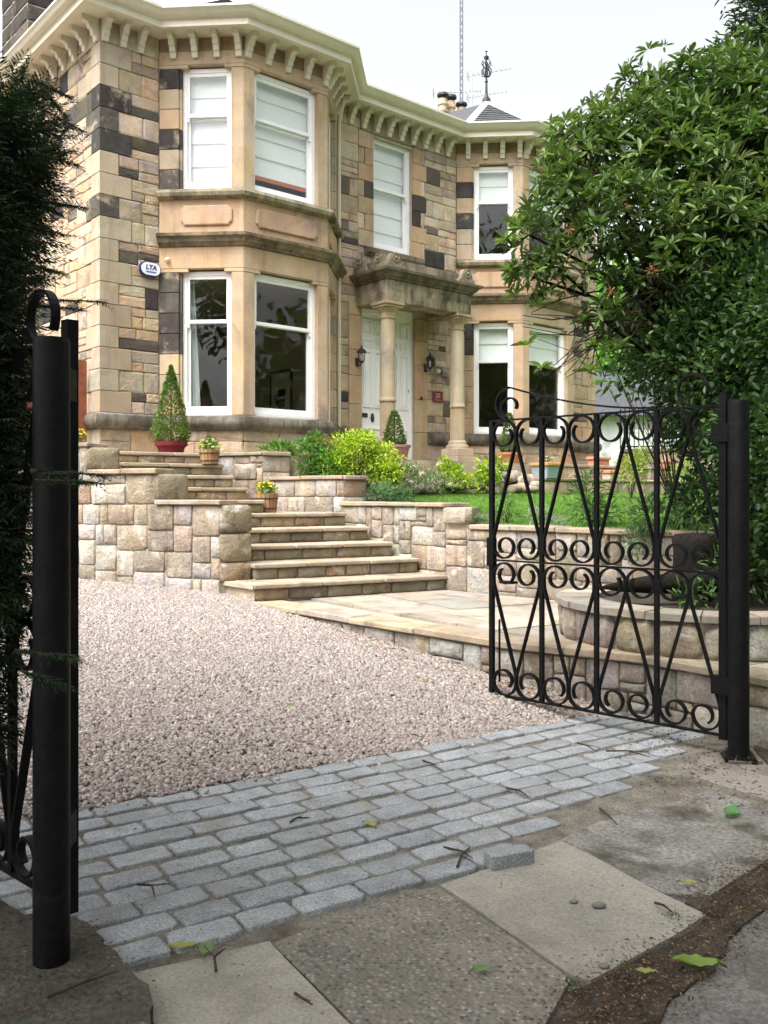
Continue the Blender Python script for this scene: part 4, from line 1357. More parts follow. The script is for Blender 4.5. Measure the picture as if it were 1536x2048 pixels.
# rockery between lawn and terrace in front of the porch
ROCK = empty('rockery', 'rockery boulders banked below the terrace near the porch', 'rockery')
for k in range(46):
    s_ = random.uniform(2.7, 6.0); t = random.random()
    q = lerp(-2.35, -1.8, t); z = lerp(1.48, 1.88, t) + random.uniform(-.03, .06)
    x, y, _ = hw(s_, q)
    r = random.uniform(.07, .17)
    mb = MB()
    prof = [(.25, -.7), (.85, -.5), (1.0, 0), (.8, .5), (.3, .72)]
    mb.lathe(prof, 7, (0, 0, 0), jit(random.choice(RUB + [(.3, .27, .22)]), .15))
    rx, ry, rz_ = r * random.uniform(.8, 1.5), r * random.uniform(.7, 1.1), r * random.uniform(.6, 1.0)
    a = random.uniform(0, pi)
    mb.v = [(x + (v[0] * rx * cos(a) - v[1] * ry * sin(a)) * random.uniform(.85, 1.15), y + (v[0] * rx * sin(a) + v[1] * ry * cos(a)) * random.uniform(.85, 1.15), z + v[2] * rz_ * random.uniform(.85, 1.1)) for v in mb.v]
    mb.build('boulder', 'rubble', ROCK, smooth=True)

# ------------------------------------------------------------------ round planter behind the right gate leaf
PLN = empty('round_planter', 'curved stone planter wall on the patio behind the open gate', 'planter')
pc, pr = Vector((2.38, 6.72)), 1.06
arc = lambda a, o, z: (pc.x + (pr + o) * cos(a / pr), pc.y + (pr + o) * sin(a / pr), z)
A0, A1 = radians(120) * pr, radians(285) * pr
for a0, a1, b0, b1 in pack(A1 - A0, .24, [(5, 4), (6, 4), (4, 4), (7, 4), (5, 3)], .06):
    mb = MB(); stone(mb, arc, A0 + a0 + .01, A0 + a1 - .01, .42 + b0 + .004, .42 + b1 - .006, -.1, .02, jit(random.choice(RUB), .15), rough=.018, corner=.2, inset=.16)
    mb.build('stone', 'rubble', PLN, smooth=True)
ring = [arc(lerp(A0, A1, i / 30), -.02, 0)[:2] for i in range(31)] + [arc(lerp(A1, A0, i / 30), -.26, 0)[:2] for i in range(31)]
MB().prism(ring, .3, .658).build('wall_core', 'lime_mortar', PLN)
k = 9
for i in range(k):
    u0, u1 = lerp(A0, A1, i / k) + .004, lerp(A0, A1, (i + 1) / k) - .004
    pp = [arc(lerp(u0, u1, t / 4), .04 + random.uniform(-.008, .008), 0)[:2] for t in range(5)] + [arc(lerp(u1, u0, t / 4), -.27, 0)[:2] for t in range(5)]
    MB().prism(pp, .659, .705 + random.uniform(-.005, .005), jit(random.choice(FLT), .1)).build('coping', 'flag', PLN)
MB().prism([arc(lerp(A0, A1, i / 24), -.25, 0)[:2] for i in range(25)] + [(4.2, 6.6), (3.6, 8.0), (2.2, 7.9)], .4, .66).build('soil', 'earth', PLN)

# dark pointed log and weathered stump in the planter
mb = MB()
lp = [(1.58, 6.62, .79), (1.72, 6.62, .80), (1.9, 6.6, .81), (2.15, 6.6, .83), (2.5, 6.58, .84)]
mb.tube(lp, [.012, .045, .065, .085, .095], 9, (.02, .018, .016))
mb.v = [(x, y + random.uniform(-.008, .008), z + random.uniform(-.008, .008)) for x, y, z in mb.v]
mb.build('log', 'dark_bark', None, smooth=True, label='dark pointed log lying on top of the round planter', cat='log')
mb = MB().lathe([(.19, .0), (.2, .1), (.17, .25), (.175, .42), (.19, .5), (.16, .54), (.05, .55)], 11, (2.38, 6.95, .62), (.03, .027, .023))
mb.v = [(x + random.uniform(-.015, .015), y + random.uniform(-.015, .015), z) for x, y, z in mb.v]
mb.build('tree_stump', 'dark_bark', None, smooth=True, label='dark weathered stump standing in the round planter', cat='stump')

# ------------------------------------------------------------------ iron gates
def ribbon(mb, path, fr, th=.011, dp=.030):
    """flat bar swept along a 2-d path (a, z) in the leaf plane; fr(a, o, z)"""
    n = len(path)
    vv, fs = [], []
    for i in range(n):
        p = Vector(path[i])
        d = Vector(path[min(i + 1, n - 1)]) - Vector(path[max(i - 1, 0)])
        d.normalize()
        nn = Vector((-d.y, d.x)) * th / 2
        for sg, o in ((1, dp / 2), (1, -dp / 2), (-1, -dp / 2), (-1, dp / 2)):
            q = p + nn * sg
            vv.append(fr(q.x, o, q.y))
    for i in range(n - 1):
        for k in range(4):
            l = (k + 1) % 4
            fs.append((i * 4 + k, i * 4 + l, i * 4 + 4 + l, i * 4 + 4 + k))
    fs += [(0, 1, 2, 3), tuple((n - 1) * 4 + k for k in (3, 2, 1, 0))]
    mb.add(vv, fs)

def arc_pts(cx_, cz_, r0, r1, a0, a1, n):
    return [(cx_ + lerp(r0, r1, i / n) * cos(radians(lerp(a0, a1, i / n))), cz_ + lerp(r0, r1, i / n) * sin(radians(lerp(a0, a1, i / n)))) for i in range(n + 1)]

def lyre(H):
    """bar from its foot scroll beside the upright (w=0) to the head scroll; returns (w, h)"""
    r = .092
    cx0 = r + .006
    foot = arc_pts(cx0 + .004, r - .006, .044, .068, 235, 0, 18) + arc_pts(cx0, r, .071, r, -10, -178, 18)
    head = arc_pts(cx0 - .002, H - r, r, r, -8, 170, 18) + arc_pts(cx0 - .002, H - r, r - .004, .052, 180, 400, 22)
    w1 = cx0 - .002 + r
    return foot + [(lerp(.008, w1, t), lerp(r + .06, H - r - .05, t)) for t in (0.0, .25, .5, .75, 1)] + head

def gate_leaf(name, label, P0, d2, L, flip):
    """P0: hinge-end foot on the ground plane, d2: direction to the free end"""
    d2 = Vector(d2).normalized(); nn = Vector((d2.y, -d2.x))
    fr = lambda a, o, z: (P0[0] + d2.x * a + nn.x * o, P0[1] + d2.y * a + nn.y * o, z)
    g = empty(name, label, 'gate', (0, 0, 0), 0, 'pair of scrolled iron gates')
    zb, zm, zt = .12, 1.02, 1.955
    MB().box(-.02, .02, -.02, .02, .1, 2.02, fr).build('hinge_stile', 'iron', g)
    MB().box(L - .015, L + .015, -.015, .015, zb - .01, zt, fr).build('lock_stile', 'iron', g)
    for nm, z in (('bottom_rail', zb), ('mid_rail', zm), ('top_rail', zt)):
        MB().box(.02, L - .016, -.016, .016, z - .005, z + .005, fr).build(nm, 'iron', g)
    ups = [L * k / 4 for k in (1, 2, 3)]
    for a in ups:
        MB().box(a - .013, a + .013, -.013, .013, zb + .006, zm - .006, fr).build('upright', 'iron', g)
        MB().box(a - .013, a + .013, -.013, .013, zm + .006, zt - .006, fr).build('upright', 'iron', g)
    # scrolls: (upright, side, upper?, foot at top?)
    spec = []
    for i, a in enumerate([0.0] + ups + [L]):
        for sd in (-1, 1):
            if (i == 0 and sd < 0) or (i == 4 and sd > 0): continue
            spec.append((a, sd, True, False))
            if i in (0, 1): spec.append((a, sd, False, False))
            elif i == 2: spec.append((a, sd, False, sd > 0))
            else: spec.append((a, sd, False, True))
    for a, sd, upper, top in spec:
        z0, z1 = (zm + .006, zt - .006) if upper else (zb + .006, zm - .006)
        H = z1 - z0
        pth = lyre(H)
        pth = [(a + sd * (w_ * (L / 4) / .4 + .010), (z1 - h_) if top else (z0 + h_)) for w_, h_ in pth]
        mb = MB(); ribbon(mb, pth, fr)
        mb.build('scroll', 'iron', g)
    # cresting: sweeping bar from a scroll at the free end down to the top rail, crook at the hinge end
    c = arc_pts(L - .14, zt + .10, .055, .095, -100, 100 + 180, 26)[::-1]
    c = arc_pts(L - .135, zt + .085, .05, .083, 200, 200 - 380, 26)
    c = arc_pts(L - .13, zt + .09, .05, .09, -60 - 270, -90 + 0, 26)
    c += arc_pts(L - .13, zt + .11, .11, .14, -90, 90, 18)[1:] if False else []
    loop = arc_pts(L - .20, zt + .085, .05, .078, 100, 100 + 330, 24)
    loop = arc_pts(L - .20, zt + .085, .045, .08, 30, -270, 24)
    big = [(L - .20 - .0, zt + .165)]
    sp = arc_pts(L - .16, zt + .10, .042, .075, 170, -190, 26)             # small curl
    outer = [(L - .235, zt + .11)]
    path = arc_pts(L - .155, zt + .085, .045, .078, 200, -60, 20) + arc_pts(L - .145, zt + .10, .10, .115, -75, 90, 12)
    tail = [(lerp(L - .145, L * .25, t), lerp(zt + .215, zt + .012, 1 - (1 - t) ** 1.7)) for t in (.04, .1, .2, .3, .4, .5, .6, .7, .8, .9, 1)]
    mb = MB(); ribbon(mb, path + tail, fr); mb.build('cresting_bar', 'iron', g)
    crook = [(.30, zt + .007), (.26, zt + .012), (.18, zt + .02)] + arc_pts(.17, zt + .10, .085, .06, -80, 200, 18)
    crook = arc_pts(.18, zt + .098, .09, .085, 215, -60, 20) + [(.205, zt + .012), (.15, zt + .008)]
    mb = MB(); ribbon(mb, crook, fr); mb.build('crook', 'iron', g)
    return g, fr
RP = (1.945, 5.02)
gR, frR = gate_leaf('iron_gate', 'right black wrought iron gate leaf with scrolls, standing open before the patio wall', (1.885, 5.08), (-1.155, 1.08), 1.585, False)
MB().box(1.56, 1.615, -.02, .02, .98, 1.17, frR).build('lock_box', 'iron', gR)
MB().box(1.40, 1.50, -.035, .035, .87, .885, frR).build('latch_keeper', 'iron', gR)
MB().tube([frR(1.545, .03, .2), frR(1.545, .03, .62)], .008, 6).build('drop_bolt', 'iron', gR)
gL, frL = gate_leaf('iron_gate', 'left black iron gate leaf, swung open edge-on among the conifer', (-1.02, 2.97), (-.74, .67), 1.585, True)
def gate_post(x, y, r, h, label):
    g = empty('gate_post', label, 'gate post', (0, 0, 0), 0, 'iron gate posts')
    MB().lathe([(r, 0), (r, h - .015), (r * .93, h), (.001, h + .004)], 22, (x, y, 0)).build('post', 'iron', g, smooth='auto')
    MB().prism([(x + (r + .06) * cos(a), y + (r + .06) * sin(a)) for a in np.linspace(.6, .6 + 2 * pi, 5)[:-1]], .0, .028).build('base_plate', 'iron', g)
    return g
pR = gate_post(*RP, .057, 1.975, 'right tubular black gate post beside the stone planter')
pL = gate_post(-1.003, 2.76, .054, 1.925, 'left tubular black gate post in front of the conifer')
for z in (.35, 1.75):
    MB().box(-.035, .06, -.03, .03, z, z + .1, frR).build('hinge', 'iron', pR)
    MB().box(-.03, .03, -.12, .05, z, z + .1, lambda a, o, zz: (-1.01 + a, 2.87 + o, zz)).build('hinge', 'iron', pL)

# concrete footing of the left post, hedge shade put into its dark tone
polyz('footing', 'rough_concrete', G0((-120, 1880), (90, 1850), (168, 1872), (300, 2010), (290, 2130), (-150, 2160)), -.2, .05, (.075, .07, .058), label='rough concrete footing under the left gate post, toned dark for hedge shade', cat='footing', wob=.02, seg=.06)
polyz('footing', 'concrete', [(1.87, 4.93), (2.04, 4.93), (2.06, 5.1), (1.87, 5.11)], -.1, .02, (.12, .11, .095), label='small concrete footing under the right gate post', cat='footing', wob=.008, seg=.05)

# ------------------------------------------------------------------ loose sett
x, y, _ = gp(1022, 1738, 0)
o = link('loose_sett', sett_meshes[2], None, None, 'loose granite sett lying on the concrete slab', 'stone block')
o.location = (x, y + .04, .058); o.scale = (.195, .075, .74); o.rotation_euler = (.05, .02, math.atan2(.36, .82))

# landing beside the upper steps
fnS = lambda a, o, z: (S0.x + tdir.x * a + nbv.x * o, S0.y + tdir.y * a + nbv.y * o, z)
MB().box(.951, 1.95, 2.16, 3.3, .9, 1.243, fnS, (.4, .33, .24)).build('landing', 'flag', STEPS)

# ------------------------------------------------------------------ foliage tools
def unit(a):
    return a / np.maximum(np.linalg.norm(a, axis=-1, keepdims=True), 1e-9)
def leaf_arrays(c, tip, L, W, pal, fold=.25, droop=.1):
    n = len(c)
    tip = unit(tip)
    side = unit(np.cross(tip, rng.normal(0, 1, (n, 3)) * .5 + np.array([0, 0, 1.0])))
    nrm = np.cross(side, tip)
    L = np.broadcast_to(L, (n,))[:, None]; W = np.broadcast_to(W, (n,))[:, None]
    m = c + tip * L * .48
    V = np.stack([c, m + side * W * .5 + nrm * W * fold, c + tip * L - nrm * L * droop, m - side * W * .5 + nrm * W * fold], 1)
    C = np.array(pal)[rng.integers(0, len(pal), n)] * rng.uniform(.75, 1.3, (n, 1))
    return V, np.repeat(C[:, None], 4, 1)
def leaf6(c, tip, L, W, pal, fold=.22, droop=.12):
    """oblong leaf folded along its midrib: base, right 1, right 2, tip, left 2, left 1"""
    n = len(c)
    tip = unit(tip)
    side = unit(np.cross(tip, rng.normal(0, 1, (n, 3)) * .4 + np.array([0, 0, 1.0])))
    nrm = np.cross(side, tip)
    L = np.broadcast_to(L, (n,))[:, None]; W = np.broadcast_to(W, (n,))[:, None]
    a, b = c + tip * L * .32 + nrm * L * .03, c + tip * L * .72 - nrm * L * droop * .35
    up = nrm * W * fold
    V = np.stack([c, a + side * W * .42 + up, b + side * W * .46 + up, c + tip * L - nrm * L * droop, b - side * W * .46 + up, a - side * W * .42 + up], 1)
    C = np.array(pal)[rng.integers(0, len(pal), n)] * rng.uniform(.75, 1.3, (n, 1))
    return V, np.repeat(C[:, None], 6, 1)
def leaf6_mesh(name, Vs, Cs, mat, parent=None, **kw):
    V = np.concatenate(Vs); C = np.concatenate(Cs)
    n = len(V)
    Q = (np.array([[0, 1, 2, 3], [3, 4, 5, 0]])[None] + (np.arange(n) * 6)[:, None, None]).reshape(-1, 4)
    return np_mesh(name, V.reshape(-1, 3), Q, C.reshape(-1, 3), mat, parent, **kw)
def leaf_mesh(name, Vs, Cs, mat, parent=None, **kw):
    V = np.concatenate(Vs).reshape(-1, 3); C = np.concatenate(Cs).reshape(-1, 3)
    return np_mesh(name, V, np.arange(len(V)).reshape(-1, 4), C, mat, parent, **kw)
def sphere_dirs(n, up=0.0):
    d = rng.normal(0, 1, (n, 3)); d[:, 2] += up
    return unit(d)
def blob_points(blobs, dens, shell=(.55, 1.0), up=.2):
    """points and outward directions on a set of ellipsoids (x, y, z, rx, ry, rz)"""
    P, D = [], []
    for b in blobs:
        c, r = np.array(b[:3]), np.array(b[3:])
        n = int(dens * (r[0] * r[1] + r[1] * r[2] + r[0] * r[2]) / 3)
        d = sphere_dirs(n, up)
        k = rng.uniform(shell[0], shell[1], (n, 1)) * (1 + .18 * np.sin(d[:, :1] * 5 + b[0] * 3) * np.cos(d[:, 2:] * 6 + b[2]))
        P.append(c + d * r * k); D.append(unit(d / r))
    return np.concatenate(P), np.concatenate(D)

def bush(name, label, cat, blobs, n_dens, L, W, pal, mat='leaf_soft', stems=6, base=None, group=None, up=.3, shell=(.35, 1.0), spread=.8, flowers=None):
    base = base or (blobs[0][0], blobs[0][1], blobs[0][2] - blobs[0][5])
    g = empty(name, label, cat, base, 0, group)
    inv = np.array(base)
    P, D = blob_points(blobs, n_dens, shell, up)
    tip = D + rng.normal(0, spread, D.shape) * .8 + np.array([0, 0, .15])
    V, C = leaf6(P - inv, tip, rng.uniform(.7, 1.25, len(P)) * L, rng.uniform(.8, 1.2, len(P)) * W, pal)
    leaf6_mesh('foliage', [V], [C], mat, g)
    for k in range(stems):
        b = random.choice(blobs)
        e = Vector((b[0] + random.uniform(-.6, .6) * b[3], b[1] + random.uniform(-.6, .6) * b[4], b[2] + random.uniform(-.1, .7) * b[5])) - Vector(base)
        mid = e * .5 + Vector((random.uniform(-.1, .1) * b[3], random.uniform(-.1, .1) * b[3], .02))
        r = .012 * max(.4, min(3, b[5] * 2))
        MB().tube([(random.uniform(-.02, .02), 0, -.02), mid, e], [r, r * .7, r * .3], 5).build('stem', 'bark', g)
    if flowers:
        pal_f, nf, lf = flowers
        P, D = blob_points(blobs, 1, (.95, 1.1), .8) if False else (None, None)
        b = blobs[0]
        d = sphere_dirs(nf, .9)
        P = np.array(b[:3]) + d * np.array(b[3:]) * rng.uniform(.9, 1.12, (nf, 1)) - inv
        Vs, Cs = [], []
        for q in range(5):
            a = 2 * pi * q / 5
            t = np.stack([np.full(nf, cos(a)), np.full(nf, sin(a)), np.full(nf, .5)], 1) + d * .4
            V, C = leaf_arrays(P, t, lf, lf * .9, pal_f, .1)
            Vs.append(V); Cs.append(C)
        leaf_mesh('blossom', Vs, Cs, 'leaf_soft', g)
    return g

# ------------------------------------------------------------------ rhododendron over the right side
RY = 7.7
def pb(px, py, Y, rpx, ry=None, sq=1.0):
    r = rpx * Y / F
    return ((px - CX) / F * Y, Y, CAMZ + (HY - py) / F * Y, r, ry or r, r * sq)
rb = [pb(1470, 240, 7.7, 130), pb(1420, 420, 7.3, 130), pb(1540, 320, 7.6, 130), pb(1340, 310, 7.7, 110), pb(1130, 430, 7.4, 85), pb(1190, 330, 7.6, 105), pb(1270, 265, 7.9, 115), pb(1390, 225, 8.0, 125), pb(1500, 190, 8.2, 120), pb(1230, 450, 7.3, 120), pb(1350, 380, 7.7, 150),
      pb(1480, 350, 7.6, 150), pb(1120, 540, 7.2, 62), pb(1290, 560, 7.4, 105), pb(1440, 520, 7.2, 140), pb(1580, 420, 7.6, 180), pb(1600, 250, 8.4, 160), pb(1205, 640, 7.1, 42), pb(1060, 470, 7.2, 52), pb(1065, 555, 7.1, 42), pb(1110, 350, 7.5, 50), pb(1150, 270, 7.7, 45)]
base = (3.15, 8.05, 1.2)
RH = empty('rhododendron', 'large rhododendron with pointed leaf rosettes overhanging the right gate', 'shrub', base)
P, D = blob_points(rb, 520, (.5, 1.06), .5)
far = (D[:, 1] > .55) & (rng.uniform(0, 1, len(P)) < .5)
P, D = P[~far], D[~far]
ib = np.array(base)
Vs, Cs = [], []
RPAL = [(.10, .155, .047), (.075, .125, .04), (.13, .185, .055), (.055, .095, .034), (.165, .215, .07), (.042, .072, .03), (.09, .16, .05)]
ax = unit(D + np.array([0, 0, .7]) + rng.normal(0, .25, D.shape))
e1 = unit(np.cross(ax, rng.normal(0, 1, ax.shape))); e2 = np.cross(ax, e1)
tone = np.array(RPAL)[rng.integers(0, len(RPAL), len(P))]
wsz = rng.uniform(.6, 1.15, len(P))
for q in range(10):
    a = 2 * pi * q / 10 * 1.0 + rng.uniform(-.25, .25, (len(P), 1))
    el = rng.uniform(-.35, .75, (len(P), 1)) if q % 2 else rng.uniform(.1, 1.3, (len(P), 1))
    t = (e1 * np.cos(a) + e2 * np.sin(a)) * np.cos(el) + ax * np.sin(el)
    L = rng.uniform(.055, .155, len(P)) * wsz
    V, C = leaf6(P - ib + t * .01, t, L, L * .27, RPAL, .2, .14)
    C = .35 * C + .65 * np.repeat((tone * rng.uniform(.85, 1.15, (len(P), 1)))[:, None], 6, 1)
    Vs.append(V); Cs.append(C)
leaf6_mesh('crown', Vs, Cs, 'leaf', RH)
# loose hanging old leaves inside
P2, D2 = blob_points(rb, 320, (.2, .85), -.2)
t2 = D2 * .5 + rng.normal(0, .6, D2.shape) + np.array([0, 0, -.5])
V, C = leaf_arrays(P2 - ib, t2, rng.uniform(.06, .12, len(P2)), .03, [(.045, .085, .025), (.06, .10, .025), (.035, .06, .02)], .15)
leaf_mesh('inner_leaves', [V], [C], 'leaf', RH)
tr = MB().tube([(0, 0, -.2), (-.05, -.05, .6), (-.1, -.1, 1.3), (-.15, -.2, 2.0)], [.1, .085, .07, .055], 8).build('trunk', 'bark', RH)
tips = P[rng.permutation(len(P))[:260]] - ib
for b in rb:
    c = Vector(b[:3]) - Vector(base)
    s_ = Vector((-.1 + random.uniform(-.05, .05), -.1, random.uniform(.5, 1.7)))
    mid = s_.lerp(c, .5) + Vector((random.uniform(-.15, .15), random.uniform(-.15, .15), random.uniform(-.1, .2)))
    MB().tube([s_, mid, c], [.03, .02, .01], 6).build('limb', 'dark_bark', RH)
tw = MB()
bc = np.array([b[:3] for b in rb]) - ib
for t in tips:
    k = np.argmin(((bc - t) ** 2).sum(1))
    c = Vector(bc[k]) + Vector(rng.normal(0, .08, 3)); t = Vector(t)
    m1 = c.lerp(t, .35) + Vector(rng.normal(0, .06, 3)); m2 = c.lerp(t, .7) + Vector(rng.normal(0, .05, 3))
    tw.tube([c, m1, m2, t], [.011, .008, .006, .004], 4)
# long bare twigs hanging at the lower left
for k in range(26):
    a = Vector(pb(random.uniform(1180, 1330), random.uniform(560, 660), 7.3, 1)[:3]) - Vector(base)
    b = Vector(pb(random.uniform(1040, 1230), random.uniform(600, 760), 7.1, 1)[:3]) - Vector(base)
    m1 = a.lerp(b, .35) + Vector(rng.normal(0, .08, 3)); m2 = a.lerp(b, .7) + Vector(rng.normal(0, .07, 3))
    tw.tube([a, m1, m2, b], [.009, .007, .005, .003], 4)
tw.build('twigs', 'bark', RH, kind='stuff')
# rosettes at those twig ends
lowp = np.array([pb(px, py, 7.1, 1)[:3] for px, py in ((1055, 690), (1075, 610), (1100, 585), (1165, 640), (1190, 690), (1215, 705), (1180, 740), (1085, 735), (1240, 690), (1030, 590), (1022, 540), (1010, 480), (1040, 455))])
for lp_ in lowp:
    Vs, Cs = [], []
    for q in range(9):
        a = 2 * pi * q / 9 + random.uniform(-.2, .2); el = random.uniform(-.2, .9)
        t = np.array([[cos(a) * cos(el), sin(a) * cos(el), sin(el)]])
        V, C = leaf6(lp_[None] - ib, t, random.uniform(.1, .15), .036, [(.15, .23, .06), (.12, .19, .05)])
        Vs.append(V); Cs.append(C)
    leaf6_mesh('rosette', Vs, Cs, 'leaf', RH)
# spent flower heads
for px, py in ((1250, 418), (1140, 458), (1222, 582), (1308, 545), (1300, 538)):
    p = Vector(pb(px, py, 6.95, 1)[:3]) - Vector(base)
    mb = MB()
    for k in range(14):
        d = Vector(rng.normal(0, 1, 3)).normalized() * .045
        mb.tube([p, p + d], [.002, .004], 4, (.24, .10, .045))
    mb.build('spent_flower', 'plain', RH)

# ------------------------------------------------------------------ dark mixed hedge below it
hb = [pb(1360, 620, 8.3, 140), pb(1450, 690, 7.8, 150), pb(1400, 820, 8.4, 95), pb(1520, 480, 8.2, 150), pb(1560, 640, 7.4, 150), pb(1400, 700, 7.2, 130), pb(1500, 760, 6.8, 130), pb(1320, 690, 8.2, 110), pb(1440, 860, 7.3, 85), pb(1540, 900, 6.6, 120), pb(1480, 990, 7.0, 90), pb(1560, 1060, 6.4, 110), pb(1420, 780, 8.0, 110),
      pb(1500, 600, 7.0, 120), pb(1600, 680, 6.4, 170), pb(1620, 900, 6.0, 180), pb(1490, 1120, 6.6, 55), pb(1400, 1000, 7.6, 60), pb(1390, 880, 8.2, 60)]
bush('hedge', 'dark broadleaf hedge behind the right gate post', 'hedge', hb, 6500, .065, .036, [(.03, .065, .02), (.045, .09, .025), (.02, .05, .018), (.06, .11, .03)], 'leaf', 26, (3.0, 7.1, .4), shell=(.35, 1.05))
lb = [pb(1290, 640, 9.0, 90), pb(1240, 700, 9.5, 70), pb(1310, 730, 9.2, 80), pb(1230, 760, 10.0, 40)]
bush('laurel', 'mid green laurel bush between the house corner and the hedge', 'shrub', lb, 1700, .10, .035, [(.07, .17, .035), (.05, .13, .03), (.09, .20, .045)], 'leaf', 12, (3.0, 9.4, 1.3), shell=(.4, 1.05))
yb = [(4.05, 9.0, 6.25, .5, .6, .8), (4.15, 9.0, 5.7, .5, .6, .8), (4.2, 9.0, 7.0, .75, .8, 1.6), (4.35, 9.0, 5.6, .9, .9, 1.4), (4.5, 9.2, 4.2, 1.0, 1.0, 1.2)]
bush('yew', 'dark yew tree rising at the top right edge', 'tree', yb, 6500, .085, .02, [(.025, .05, .025), (.035, .065, .03), (.045, .075, .045)], 'needle', 8, (4.5, 9.2, 1.2), shell=(.5, 1.1))

# ------------------------------------------------------------------ cypress on the left
def sprays(P, D, L, pal, nside=6):
    """flat feathery sprays: a midrib with small side leaflets"""
    n = len(P)
    D = unit(D)
    side = unit(np.cross(D, np.array([0, 0, 1.0]) + rng.normal(0, .35, (n, 3))))
    Vs, Cs = [], []
    Ls = rng.uniform(.6, 1.3, n) * L
    tone = np.array(pal)[rng.integers(0, len(pal), n)] * rng.uniform(.7, 1.3, (n, 1))
    for k in range(nside + 1):
        f = k / nside
        for sg in ((-1, 1) if k < nside else (0,)):
            c = P + D * (Ls * f * .85)[:, None] + np.array([0, 0, -.12]) * (Ls * f * f)[:, None]
            t = D * .8 + side * sg * (1.0 - .3 * f) + np.array([0, 0, -.25]) + rng.normal(0, .12, (n, 3))
            l = Ls * (.42 * (1 - .55 * f))
            V, C = leaf_arrays(c, t, l, l * .2, pal, .1, .05)
            Vs.append(V); Cs.append(.4 * C + .6 * np.repeat(tone[:, None], 4, 1))
    return Vs, Cs
cb = [pb(-15, 640, 3.35, 75, .25), pb(-15, 740, 3.3, 72, .25), pb(-15, 850, 3.25, 72, .25), pb(-15, 960, 3.2, 70, .25), pb(-20, 1070, 3.15, 70, .25), pb(-25, 1180, 3.1, 68, .25), pb(-10, 300, 3.7, 105, .3), pb(40, 235, 3.9, 75, .3), pb(-5, 440, 3.7, 95, .3), pb(20, 370, 3.8, 80, .3), pb(-40, 560, 3.6, 85, .3), pb(-45, 700, 3.5, 85, .3), pb(-45, 860, 3.3, 85, .3), pb(-45, 1010, 3.25, 80, .3), pb(-60, 1160, 3.2, 85, .3), pb(-70, 1310, 3.15, 80, .3), pb(-80, 1450, 3.1, 80, .3), pb(-60, 330, 3.6, 150, .45), pb(-80, 500, 3.5, 130, .45), pb(-120, 700, 3.4, 130, .4), pb(-120, 900, 3.3, 130, .35), pb(-120, 1150, 3.2, 130, .35), pb(-160, 1400, 3.0, 120, .3), pb(-160, 500, 3.4, 200, .6), pb(-200, 900, 3.1, 200, .6)]
cbase = (-2.05, 3.15, .03)
CY = empty('cypress', 'dark feathery cypress hedge plant at the left edge behind the gate post', 'conifer', cbase)
P, D = blob_points(cb, 11000, (.35, 1.0), .0)
D = D + np.array([.25, 0, .1])
CPAL = [(.024, .042, .024), (.017, .032, .02), (.034, .056, .028), (.046, .074, .034)]
Vs, Cs = sprays(P - np.array(cbase), D, .11, CPAL, 5)
leaf_mesh('foliage', Vs, Cs, 'needle', CY)
# protruding fronds
fr_ = [((90, 600), (205, 603)), ((60, 610), (160, 618)), ((60, 940), (205, 950)), ((70, 960), (190, 965)), ((70, 160), (140, 195)), ((90, 220), (165, 262)), ((60, 300), (155, 330)), ((80, 400), (165, 415)), ((30, 1300), (150, 1315)), ((40, 1340), (125, 1370)), ((60, 330), (150, 300)), ((50, 450), (130, 470)), ((80, 170), (130, 230)), ((60, 530), (120, 545))]
for (a, b) in fr_:
    Yf = random.uniform(2.35, 2.6) if a[1] > 900 else random.uniform(3.2, 3.6)
    p0, p1 = np.array(pb(*a, Yf, 1)[:3]), np.array(pb(*b, Yf, 1)[:3])
    n = 70
    f = rng.uniform(0, 1, n)
    pts = p0 + (p1 - p0) * f[:, None] - np.array(cbase)
    dd = unit((p1 - p0)[None]) + rng.normal(0, .45, (n, 3)) * np.array([1, 1, .5])
    V_, C_ = sprays(pts, dd, .045, CPAL, 4)
    fo = leaf_mesh('frond', V_, C_, 'needle', CY)
    MB().tube([p0 - np.array(cbase), p1 - np.array(cbase)], [.004, .0015], 4).build('frond_stem', 'bark', fo)
MB().tube([(0, 0, -.1), (.0, .02, 1.0), (.03, .05, 2.2), (.05, .05, 3.2)], [.07, .06, .045, .02], 8).build('trunk', 'bark', CY)
for k in range(16):
    b = random.choice(cb)
    e = Vector(b[:3]) - Vector(cbase)
    MB().tube([(0, .02, e.z - .25), (e.x * .5, e.y * .5, e.z - .1), tuple(e)], [.02, .013, .006], 5).build('limb', 'bark', CY)

# ------------------------------------------------------------------ street trees over and behind the camera (shade and reflections)
def big_tree(name, label, base, blobs, dens, L, pal):
    g = empty(name, label, 'tree', base)
    ib_ = np.array(base)
    P, D = blob_points(blobs, dens, (.35, 1.0), .1)
    V, C = leaf_arrays(P - ib_, D + rng.normal(0, .7, D.shape), rng.uniform(.7, 1.3, len(P)) * L, rng.uniform(.7, 1.2, len(P)) * L * .7, pal)
    leaf_mesh('crown', [V], [C], 'leaf_soft', g)
    top = max(b[2] for b in blobs) - base[2]
    MB().tube([(0, 0, -.2), (.1, 0, 2), (0, .1, top * .7), (0, .2, top)], [.35, .28, .2, .06], 10).build('trunk', 'bark', g)
    for b in blobs:
        e = Vector(b[:3]) - Vector(base)
        MB().tube([(0, 0, e.z * .55), (e.x * .5, e.y * .5, e.z * .8), tuple(e)], [.12, .08, .03], 6).build('limb', 'bark', g)
    return g
GPAL = [(.05, .10, .025), (.065, .13, .03), (.04, .08, .02)]
